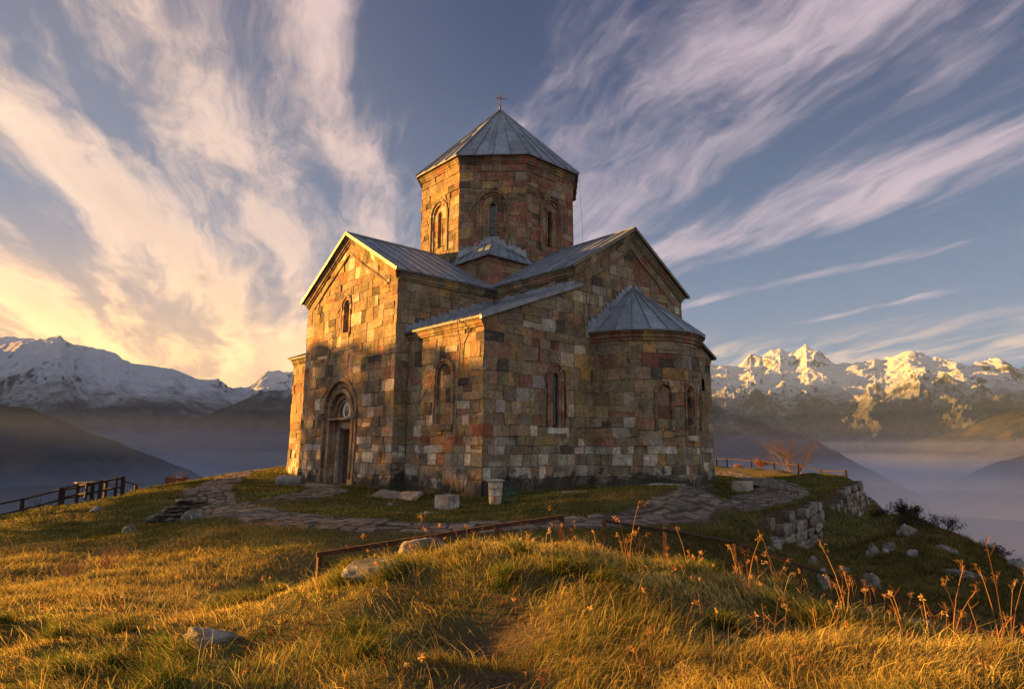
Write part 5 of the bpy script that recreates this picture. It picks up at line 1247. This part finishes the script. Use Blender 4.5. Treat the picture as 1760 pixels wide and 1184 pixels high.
for i, (u_, t_, top_, cr, lb) in enumerate([(-8.0, 53, 9.2, 2.4, 'smallest added shade tree at the near end of the row on the left hillside'), (-5.4, 55, 10.2, 2.5, 'added shade tree second from the near end of the row on the left hillside'),
        (-2.9, 53, 10.8, 2.4, 'added shade tree third from the near end of the row on the left hillside'), (-.5, 54, 11.3, 2.4, 'added shade tree in the middle of the row on the left hillside'), (1.8, 52, 11.5, 2.2, 'added shade tree third from the far end of the row on the left hillside'),
        (3.9, 54, 11.8, 2.2, 'added shade tree second from the far end of the row on the left hillside'), (5.7, 52.5, 11.7, 1.6, 'slim added shade tree at the far end of the row on the left hillside')]):
    n_ = np.array([math.sin(SUN_AZ), -math.cos(SUN_AZ)]); s_ = np.array([math.cos(SUN_AZ), math.sin(SUN_AZ)])
    q = n_*u_+s_*t_
    tree(q[0], q[1], top_-gz1(q[0], q[1]), cr, 300+i, lb)
# ------------------------------------------------------------------ grass
rs = np.random.RandomState(7)
def sector(n, r0, r1, half=47., pw=2.):
    r = (r0**pw+(r1**pw-r0**pw)*rs.rand(n))**(1/pw); a = YAW+R(1)*(rs.rand(n)*2-1)*half
    return CAM[0]+r*np.cos(a), CAM[1]+r*np.sin(a), r
def blades(name, x, y, r, h, w, lean, col_b, col_t, m):
    n = len(x); z = ground(x, y); a = rs.rand(n)*2*np.pi; wx, wy = np.cos(a), np.sin(a)
    # lean: a common drift plus scatter
    la = 6.2831*vn(x*.7, y*.7, 91)*1.0+rs.randn(n)*1.1; L = lean*(.4+rs.rand(n)*1.2)
    lx, ly = np.cos(la)*L*h, np.sin(la)*L*h
    V = np.zeros((n, 6, 3)); hw = w*.5
    B = np.stack([x, y, z-.01], -1); Mi = B+np.stack([lx*.32, ly*.32, h*.58], -1); Tp = B+np.stack([lx, ly, h*np.sqrt(np.clip(1-.35*L*L, .15, 1))], -1)
    W = np.stack([wx*hw, wy*hw, 0*wx], -1)
    V[:, 0] = B-W; V[:, 1] = B+W; V[:, 2] = Mi+W*.8; V[:, 3] = Mi-W*.8; V[:, 4] = Tp+W*.15; V[:, 5] = Tp-W*.15
    base = np.arange(n)[:, None]*6
    F = np.concatenate([base+np.array([0, 1, 2, 3]), base+np.array([3, 2, 4, 5])], 0)
    C = np.zeros((n, 6, 3)); C[:, :2] = col_b[:, None]; C[:, 2:4] = (col_b*.4+col_t*.6)[:, None]; C[:, 4:] = col_t[:, None]
    o = mesh_np(name, V.reshape(-1, 3), F, m, C.reshape(-1, 3), smooth=False)
    return tag(o, kind='stuff')
def mixc(a, b, t): return np.array(a)*(1-t[:, None])+np.array(b)*t[:, None]
def keep_mask(x, y, pdk=1.08):
    k = ((path_dist(x, y) > pdk+.35*(vn(x*3, y*3, 5)-.6)) | (np.random.RandomState(3).rand(len(x)) < .06)) & ~inchurch(x, y, .06)
    return k
def hollow(x, y):
    v = np.zeros_like(x)
    for hx, hy, a, s in HOL: v = np.maximum(v, np.exp(-((x-hx)**2+(y-hy)**2)/(2*(s*.75)**2)))
    return v
# knoll, close by
x, y, r = sector(230000, 2.6, 10.5, 47, 1.4)
tuft = fbm(x*1.7, y*1.7, 4, 41)*.5+.5; patch = fbm(x*.6, y*.6, 3, 55)*.5+.5
k = keep_mask(x, y) & (rs.rand(len(x)) < np.clip(.35+1.1*tuft, .15, 1)*(.12+.88*smooth(.16, .34, vn(x*1.15+7, y*1.15, 97)))) & (rs.rand(len(x)) > hollow(x, y)*1.05)
x, y, r, tuft, patch = x[k], y[k], r[k], tuft[k], patch[k]
side = (x-CAM[0])*math.sin(YAW)-(y-CAM[1])*math.cos(YAW)      # + to the right
fwd = (x-CAM[0])*math.cos(YAW)+(y-CAM[1])*math.sin(YAW)
leftness = smooth(-1.0, -4.5, side)
h = (.025+.085*tuft**1.8+.03*rs.rand(len(x)))*(1-.35*leftness)*(.75+.5*rs.rand(len(x)))
tall = rs.rand(len(x)) < .05*(1-.6*leftness); h = np.where(tall, h*2.0, h)
dry = np.clip(smooth(.47, .70, patch*.75+rs.rand(len(x))*.38+.06*tuft)+tall, 0, 1)
v = (.5+.95*rs.rand(len(x))**1.3)*(.62+.75*vn(x*.9+3, y*.9, 71))*(.75+.5*vn(x*3.1, y*3.1, 72))
ct = mixc((.14, .165, .030), (.50, .41, .12), dry)*v[:, None]; cb = mixc((.06, .07, .018), (.20, .13, .045), dry)*v[:, None]
red = rs.rand(len(x)) < .05; ct[red] = np.array([.22, .085, .03]); cb[red] *= .7
blades('grass', x, y, r, h, np.maximum(.0042, r*.00075)*(.7+.6*rs.rand(len(x))), .75, cb, ct, M_GRASS)
# long curved straw blades standing over the turf
x, y, r = sector(9000, 2.8, 9.5, 47, 1.6); k = keep_mask(x, y) & (rs.rand(len(x)) < .15+1.1*(vn(x*1.5, y*1.5, 81)-.25)) & (rs.rand(len(x)) > hollow(x, y)*.8); x, y, r = x[k], y[k], r[k]; n = len(x)
v = (.6+.8*rs.rand(n))[:, None]; cc_ = np.where(rs.rand(n)[:, None] < .8, np.array([[.56, .45, .17]]), np.array([[.34, .19, .08]]))*v
blades('straw_blades', x, y, r, .10+.17*rs.rand(n)**1.4, np.maximum(.0034, r*.0006), 1.15, cc_*.6, cc_, M_GRASS)
# dead leaves and broad withered blades in the grass
x, y, r = sector(5200, 2.6, 9.5, 47, 1.5); k = keep_mask(x, y); x, y, r = x[k], y[k], r[k]; n = len(x)
v = (.6+.8*rs.rand(n))[:, None]; cc_ = np.where(rs.rand(n)[:, None] < .5, np.array([[.16, .06, .025]]), np.array([[.30, .17, .06]]))*v
blades('dead_leaves', x, y, r, .025+.07*rs.rand(n), .008+.016*rs.rand(n), 1.3, cc_*.7, cc_, M_GRASS)
# low dark green tussocks
tx = rs.rand(60)*8-13.8; ty = rs.rand(60)*8-16.5; ii = rs.randint(0, 60, 26000); rad = np.abs(rs.randn(26000))*.11
aa = rs.rand(26000)*6.2832; x = tx[ii]+rad*np.cos(aa); y = ty[ii]+rad*np.sin(aa); r = np.hypot(x-CAM[0], y-CAM[1]); k = (r > 2.4) & keep_mask(x, y); x, y, r = x[k], y[k], r[k]; n = len(x)
v = (.5+1.*rs.rand(n))[:, None]; dr_ = (rs.rand(n) < .25)[:, None]
blades('grass_tussocks', x, y, r, .09+.13*rs.rand(n), .004+.003*rs.rand(n), .9, np.array([[.03, .04, .01]])*v, np.where(dr_, np.array([[.42, .30, .10]]), np.array([[.10, .14, .025]]))*v, M_GRASS)
# lawn, left slope, right bank
x, y, r = sector(620000, 9., 46., 47, 1.15)
k = keep_mask(x, y) & (rs.rand(len(x)) < .35+.9*vn(x*1.3, y*1.3, 61))
x, y, r = x[k], y[k], r[k]; n = len(x)
pt = fbm(x*.35, y*.35, 4, 65)*.5+.5; pt2 = fbm(x*1.4, y*1.4, 3, 66)*.5+.5
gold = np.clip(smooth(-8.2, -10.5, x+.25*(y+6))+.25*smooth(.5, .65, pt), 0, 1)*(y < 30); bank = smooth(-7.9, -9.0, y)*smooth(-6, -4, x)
dry = np.clip(smooth(.30, .75, .45*pt2+.5*rs.rand(n)+.35*gold-.12+.15*bank), 0, 1)
h = (.035+.04*rs.rand(n)+.05*pt2*gold+.10*bank*pt2)*(1+.015*r)*np.where(rs.rand(n) < .02, 2.2, 1)
h = h*np.where(inchurch(x, y, .55), 2.0, 1.)
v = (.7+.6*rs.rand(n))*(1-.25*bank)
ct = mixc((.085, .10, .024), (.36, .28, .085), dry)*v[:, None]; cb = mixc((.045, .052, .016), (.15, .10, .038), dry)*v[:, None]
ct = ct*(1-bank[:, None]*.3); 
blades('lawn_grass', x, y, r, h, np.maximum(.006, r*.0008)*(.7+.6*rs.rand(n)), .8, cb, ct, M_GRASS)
# tall dry stalks with seed heads
mb = MB(); rnd = random.Random(12)
def stalk(mb, x, y, h, kind, seed, thick=1.):
    rnd = random.Random(seed); z = gz1(x, y); la = rnd.uniform(0, 6.283); L = rnd.uniform(.05, .45); d = np.array([math.cos(la), math.sin(la), 0]); k = rnd.uniform(.75, 1.2)
    col = tuple(c*k for c in rnd.choice([(.38, .22, .08), (.32, .17, .06), (.20, .10, .045), (.42, .28, .12)]))
    P = [np.array([x, y, z-.02])+d*h*L*t*t+np.array([0, 0, h*t*(1-.12*L*t)]) for t in (0, .3, .6, .85, 1)]
    if kind == 0: P.append(P[-1]+d*h*.12-np.array([0, 0, h*.02]))
    w = .0028*thick
    mb.tube(P, [w*1.1, w, w*.85, w*.7, w*.6]+([w*.4] if kind == 0 else []), col, 3, cap=False)
    e = P[-1]
    if kind == 0:      # drooping panicle
        for i in range(rnd.randint(14, 24)):
            t = rnd.random(); q = P[-2]*(1-t)+P[-1]*t-np.array([0, 0, 0]); q = q+(P[-3]-P[-2])*rnd.random()*.7; o = np.array([rnd.gauss(0, 1), rnd.gauss(0, 1), rnd.gauss(0, 1)])*.006
            s = rnd.uniform(.004, .008); mb.face([q, q+o+np.array([0, 0, s]), q+o*1.6, q+o-np.array([0, 0, s])], tuple(c*1.25 for c in col))
    elif kind == 1:    # umbel / round heads on short side branches
        for i in range(rnd.randint(3, 6)):
            t = rnd.uniform(.55, 1.); q = P[2]*(1-t)+P[4]*t if t < 1 else P[4]; a = rnd.uniform(0, 6.283); b = q+np.array([math.cos(a)*.4, math.sin(a)*.4, .8])*h*rnd.uniform(.06, .16)
            mb.tube([q, (q+b)/2+np.array([0, 0, -.004]), b], w*.6, col, 3, cap=False)
            for j in range(7):
                o = np.array([rnd.gauss(0, 1), rnd.gauss(0, 1), abs(rnd.gauss(0, .7))])*.009; s = rnd.uniform(.003, .006)
                mb.face([b+o+np.array([s, 0, 0]), b+o+np.array([0, s, s]), b+o-np.array([s, 0, 0]), b+o-np.array([0, s, s])], tuple(c*.75 for c in col))
    else:
        for i in range(6):
            t = rnd.uniform(.3, 1); q = P[1+(t > .55)+(t > .85)]; a = rnd.uniform(0, 6.283); b = q+np.array([math.cos(a), math.sin(a), .9])*h*rnd.uniform(.05, .2); mb.tube([q, b], w*.5, col, 3, cap=False)
cnt = 0
for i in range(6000):
    if cnt > 320: break
    a = YAW+R(rnd.uniform(-45, 45)); d = rnd.uniform(3.1, 9.0)**1.0; x_, y_ = CAM[0]+d*math.cos(a), CAM[1]+d*math.sin(a)
    sdv = (x_-CAM[0])*math.sin(YAW)-(y_-CAM[1])*math.cos(YAW)
    pr_ = .25+.75*float(smooth(-1.5, 2.5, sdv)); pr_ *= .35+.65*float(smooth(4.2, 6.5, d))
    if rnd.random() > pr_ or float(hollow(np.array([x_]), np.array([y_]))[0]) > .4: continue
    hh = rnd.uniform(.13, .33) if rnd.random() < .88 else rnd.uniform(.35, .55)
    stalk(mb, x_, y_, hh, rnd.choice([0, 0, 1, 2, 2]), 1000+i, .6+.05*d); cnt += 1
tag(mb.build('dry_stalks', M_GRASS), kind='stuff')
# the tallest single plants
def near(az, d): return CAM[0]+d*math.cos(R(az)), CAM[1]+d*math.sin(R(az))
for i, (az, d, h, kd, lb) in enumerate([(38.0, 6.6, .80, 0, 'tallest drooping golden grass stalk left of centre-right, rising before the rusty fence'), (43.6, 7.3, .56, 0, 'golden stalk bent over in a hook in front of the lawn below the apse'),
                                     (11.8, 5.6, .85, 1, 'tall dark dry weed with side heads near the right edge of the picture'), (21.5, 6.0, .74, 1, 'branching dry weed with round brown heads right of the white rock'),
                                     (28.5, 6.4, .62, 1, 'dry weed with clustered heads in front of the retaining wall'), (26.5, 6.6, .66, 0, 'tall golden stalk with a thick head before the retaining wall'),
                                     (54.5, 7.6, .55, 0, 'golden stalk curling over above the middle of the rusty fence'), (14.8, 5.3, .62, 1, 'leaning brown weed left of the tallest weed at right')]):
    mb = MB(); x_, y_ = near(az, d)
    stalk(mb, x_, y_, h*.9, kd, 70+i, 1.15)
    for j in range(3): stalk(mb, x_+rnd.gauss(0, .03), y_+rnd.gauss(0, .03), h*rnd.uniform(.4, .7), kd, 170+i*3+j, .95)
    tag(mb.build('dry_plant', M_GRASS), lb, 'dry plant')
# ------------------------------------------------------------------ mountains and valley
def mountain_material(name, snow0, snow1, rock=(.042, .046, .058), forest=(.012, .015, .017), tree_top=-100., patch=1.):
    m, t, b = material(name, .95, .1); p = pos(t); z_ = t.xyz(p)[2]
    nz = t.xyz(t.new('ShaderNodeNewGeometry').outputs['Normal'])[2]
    n1 = t.noise(p, .0013, 9, .66); n2 = t.noise(p, .006, 8, .7, .3); n3 = t.noise(p, .03, 6, .7)
    rockc = t.mix(t.rng(n2, .3, .7), tuple(c*.55 for c in rock), tuple(c*1.4 for c in rock))
    n4 = t.noise(p, .05, 6, .75, w=3.)
    fc = t.mix(t.rng(n4, .35, .65), tuple(q*.5 for q in forest), tuple(q*2.4 for q in forest)); fc = t.mix(t.rng(t.noise(p, .004, 8, .7, .6, w=8.), .52, .62), fc, (.045, .038, .030))
    c = t.mix(t.rng(t.math('ADD', z_, t.math('MULTIPLY', n2, 500.)), tree_top+100, tree_top+420), fc, rockc)
    lev = t.math('ADD', z_, t.math('ADD', t.math('MULTIPLY', t.math('SUBTRACT', n1, .5), 900.), t.math('MULTIPLY', t.math('SUBTRACT', n2, .5), 800.*patch)))
    s = t.rng(lev, snow0, snow1, smooth=True)
    st = t.math('ADD', nz, t.math('ADD', t.math('MULTIPLY', t.math('SUBTRACT', n3, .5), .55), t.math('MULTIPLY', t.math('SUBTRACT', n2, .5), .35)))
    s2 = t.rng(st, .52, .72)
    k = t.math('MULTIPLY', s, t.math('ADD', t.math('MULTIPLY', s2, .85), t.math('MULTIPLY', t.rng(lev, snow1, snow1+700), .15), clamp=True))
    c = t.mix(k, c, (.40, .42, .49))
    t.link(c, b.inputs['Base Color']); bump(t, b, t.math('ADD', t.math('MULTIPLY', n2, 1.), t.math('MULTIPLY', n3, .35)), 60., .8)
    return m
def ridge_mesh(name, sky_, D, front, back, base, seed, m, amp=.38, jag=.10, nr_=150, step=.085, spur=1.0, dvar=.05, pw=1.1, rough2=.16):
    az = np.array([p[0] for p in sky_])[::-1]; el_ = np.array([p[1] for p in sky_])[::-1]
    A = np.arange(az[0], az[-1], step); E_ = np.interp(A, az, el_)
    Dv = D*(1+dvar*fbm(A*.12, A*0+seed*3, 3, seed+5)*2)
    t = np.concatenate([np.linspace(-1, 0, nr_//3, endpoint=False), np.linspace(0, 1, nr_)])       # t<0 behind the crest
    TT, AA2 = np.meshgrid(t, A, indexing='ij'); DD = np.interp(AA2, A, Dv)
    RRr = np.where(TT < 0, DD-TT*back, DD-TT*front)
    X = CAM[0]+RRr*np.cos(np.radians(AA2)); Y = CAM[1]+RRr*np.sin(np.radians(AA2))
    crest = CAM[2]+DD*np.tan(np.radians(np.interp(AA2, A, E_)))
    T1 = np.abs(TT); prof = (1-T1)**pw
    arc = np.radians(AA2)*D
    # spurs running down from the crest, bent by a warp
    wx_ = fbm(X/2600, Y/2600, 4, seed+9)*1900*spur; wt_ = fbm(X/1800+5, Y/1800, 3, seed+12)*.5
    sp = ridged((arc+wx_)/(2100*spur), T1*2.3+wt_+seed, 6, seed+20, .52)
    det = fbm(X/420, Y/420, 6, seed+30, .6)
    H = np.maximum(crest-base, 50)
    env = 4*T1*(1-T1)
    wq = fbm(X/1500, Y/1500, 3, 2+seed)*.5; L_ = 1700*jag
    r2 = ridged(X/L_+wq, Y/L_-wq, 7, seed+40, .52)
    Z = base+(crest-base)*prof+H*amp*(sp-.55)*env**.8+H*.04*det+H*rough2*(r2-.62)*(1-.5*T1)
    lim = CAM[2]+RRr*np.tan(np.radians(np.interp(AA2, A, E_)))-.012*D*T1**.9+H*rough2*.30
    Z = np.where(TT > 0, np.minimum(Z, lim), Z)
    o = mesh_np(name, np.stack([X, Y, Z], -1).reshape(-1, 3), grid_faces(len(t), len(A)), m, None, smooth=True)
    return tag(o, kind='structure')
SK_FAR = [(95, 5.8), (92.99, 6.2), (88, 7.0), (85, 7.2), (83, 6.6), (81, 5.9), (78, 5.2), (74.35, 5.08), (73.06, 5.19), (71.95, 4.86), (70.6, 4.77), (69.74, 5.49), (68.62, 5.98), (67.44, 5.74), (64.59, 6.1), (57.6, 7.1), (47.12, 8.58), (36.67, 8.23), (30.34, 7.64), (29.38, 7.65), (28.73, 7.33), (27.4, 7.67), (26.5, 7.24), (25.11, 7.72), (24.01, 7.47), (23.1, 7.95), (22.04, 7.6), (21.0, 7.31), (19.95, 7.38), (18.29, 7.83), (17.71, 7.47), (16.92, 7.6), (15.93, 7.84), (15.19, 7.56), (14.48, 7.15), (13.03, 7.09), (12.18, 6.68), (11.33, 6.53), (10.3, 6.7), (9.52, 6.22), (9.05, 6.1), (6.08, 5.08), (2.81, 4.48)]  # crest hidden behind the left mountain raised to shade the right-hand hill
SK_LEFT = [(145, 4.8), (134, 5.8), (127, 6.0), (117, 6.0), (112, 6.9), (107, 8.3), (101, 8.9), (97, 8.4), (93.5, 7.3), (90.45, 6.69), (87.46, 7.55), (86.17, 7.79), (85.0, 7.96), (83.96, 7.99), (83.2, 7.51), (82.24, 7.03), (81.28, 6.67), (80.29, 6.17), (79.3, 5.8), (78.11, 5.74), (76.68, 5.6), (76.05, 5.41), (74.33, 4.89), (72.77, 4.16), (71.18, 3.4), (69.09, 2.4), (66.23, 1.09), (62.33, -0.35)]  # crest beyond the left of view raised to shade the valley mist
SK_MID = [(81.43, -1.71), (78.39, -0.21), (75.89, 0.85), (72.67, 2.79), (70.53, 3.71), (69.2, 4.2), (67.36, 4.46), (62.58, 5.16), (54.98, 5.87), (47.11, 5.7)]
SK_MIDR = [(49.74, 5.42), (41.87, 5.44), (34.26, 4.61), (30.5, 3.71), (28.55, 3.19), (25.87, 1.95), (22.9, 0.62), (19.74, -1.39), (17.5, -2.64), (15.37, -3.82), (12.04, -5.24)]
SK_NEARL = [(112, 4.2), (99.94, 3.7), (94.18, 3.31), (90.04, 3.0), (86.95, 2.68), (84.94, 2.19), (83.16, 1.58), (81.68, 0.97), (79.75, 0.13), (77.76, -0.78), (75.68, -1.77), (73.99, -2.47), (72.68, -3.03), (69.12, -4.16), (63.99, -5.67)]
SK_RFAR = [(22.19, -1.44), (18.88, -0.39), (16.51, 0.33), (14.24, 1.19), (12.07, 2.02), (9.33, 3.14), (6.16, 4.31), (2.3, 4.44)]
SK_RNEAR = [(20.04, -5.79), (17.65, -4.7), (15.33, -3.32), (13.83, -2.42), (12.03, -1.34), (9.65, -0.32), (6.49, 1.02), (2.61, 1.54)]
ridge_mesh('snowy_mountain_range', SK_FAR, 13500, 6800, 3500, -500, 3, mountain_material('far_snow_rock', 420, 1150), amp=.30, jag=1.15, rough2=.24, nr_=280, step=.05, spur=.8)
ridge_mesh('snowy_mountain', SK_LEFT, 8200, 4300, 3000, -620, 8, mountain_material('left_snow_rock', 180, 720), amp=.26, jag=1., rough2=.13, nr_=240, step=.06, spur=.75)
ridge_mesh('distant_hill', SK_MID, 5600, 2300, 1700, -640, 13, mountain_material('mid_hill_rock', 330, 900, rock=(.04, .038, .04)), amp=.20, jag=.6, rough2=.07, step=.08)
ridge_mesh('distant_hill', SK_MIDR, 4600, 2000, 1600, -640, 17, mountain_material('mid_hill_right', 120, 650, rock=(.05, .045, .045)), amp=.22, jag=.6, rough2=.09, step=.07)
ridge_mesh('wooded_hill', SK_NEARL, 2300, 1300, 1200, -640, 19, mountain_material('near_hill', 150, 420, rock=(.035, .034, .036), tree_top=0, patch=.5), amp=.12, jag=.25, rough2=.05, step=.05, spur=.5, nr_=260)
ridge_mesh('distant_hill', SK_RFAR, 8000, 2600, 2600, -640, 23, mountain_material('right_far_hill', 600, 1100, rock=(.02, .02, .022), tree_top=900), amp=.24, jag=.8, rough2=.10)
ridge_mesh('distant_hill', SK_RNEAR, 5200, 2300, 2300, -655, 29, mountain_material('right_near_hill', 600, 1100, rock=(.03, .026, .026), tree_top=100), amp=.20, jag=.6, rough2=.09)
vr = np.array([200, 800, 1400, 2000, 2600, 3200, 3800, 4400, 5000, 5800, 7000, 9000, 12000, 16000, 22000, 30000.]); va = np.linspace(0, 2*np.pi, 180, endpoint=False)
VR, VA = np.meshgrid(vr, va, indexing='ij'); VX = VR*np.cos(VA); VY = VR*np.sin(VA); VZ = -650+18*fbm(VX/1500, VY/1500, 3, 7)
m, t, b = material('valley_fields', .98, .1); p = pos(t)
vor = t.new('ShaderNodeTexVoronoi'); vor.inputs['Scale'].default_value = .006; t.link(t.scale(p, (1, 2.2, 1)), vor.inputs['Vector'])
c = t.mix(t.rng(t.noise(p, .0012, 6), .4, .6), (.07, .06, .045), (.035, .035, .03)); c = t.mix(.35, c, vor.outputs['Color'], 'MULTIPLY'); t.link(c, b.inputs['Base Color'])
tag(mesh_np('valley_floor', np.stack([VX, VY, VZ], -1).reshape(-1, 3), grid_faces(len(vr), len(va), True)[:, ::-1], m), kind='structure')
# far-off village specks in the valley at right
mb = MB(); rnd = random.Random(31)
for i in range(260):
    a = R(rnd.gauss(13.5, 2.6)); d = rnd.uniform(4300, 6800)*(1-.012*(math.degrees(a)-13)); x_, y_ = d*math.cos(a), d*math.sin(a); s = rnd.uniform(4, 9); q = rnd.uniform(0, 1.5)
    Mx = Matrix.Translation((x_, y_, -650)) @ Matrix.Rotation(q, 4, 'Z'); mb.box((-s, -s*.7, -10), (s, s*.7, 7+rnd.uniform(0, 4)), rnd.choice([(.5, .47, .43), (.35, .3, .27), (.2, .12, .1)]), Mx)
    mb.prism(tuple(Mx @ Vector((-s, 0, 8))), tuple(Mx @ Vector((s, 0, 8))), (-math.sin(q), math.cos(q), 0), (0, 0, 1), [(-s*.8, 0), (s*.8, 0), (0, s*.6)], (.2, .14, .12))
tag(mb.build('far_village', M_ANY), kind='stuff')
# ------------------------------------------------------------------ air
def volume_box(name, lo, hi, dens, col, aniso=.2):
    mb = MB(); mb.box(lo, hi, (1, 1, 1)); m = bpy.data.materials.new(name+'_air'); m.use_nodes = True; t = NT(m.node_tree); t.n.clear()
    o = t.new('ShaderNodeOutputMaterial'); v = t.new('ShaderNodeVolumePrincipled'); v.inputs['Density'].default_value = dens; v.inputs['Color'].default_value = (*col, 1); v.inputs['Anisotropy'].default_value = aniso
    t.link(v.outputs[0], o.inputs['Volume']); ob = mb.build(name, m, merge=True); return tag(ob, kind='stuff')
volume_box('haze', (-19000, -19000, -700), (19000, 19000, 2600), 1.3e-5, (.40, .60, 1.0), -.05)
# mist lying in the valleys, thinning upwards
lv = [-690, -300, -220, -160, -115, -78, -48, 48, 78, 110, 150, 200, 270]
for k in range(len(lv)-1):
    zm = (lv[k]+lv[k+1])/2; f = float(smooth(330, -220, zm)); dn = 1.9e-4*f**2.4+.015e-4; g = float(smooth(120, -200, zm))
    vc = tuple(a*(1-g)+b*g for a, b in zip((.34, .52, 1.0), (.78, .84, 1.0)))  # bluer tint in the upper layers imitates mist out of the sun
    volume_box('valley_mist', (900, -3000, lv[k]), (18000, 18000, lv[k+1]), dn, vc, -.05)
    volume_box('valley_mist', (-9000, 900, lv[k]), (900, 18000, lv[k+1]), dn, vc, -.05)
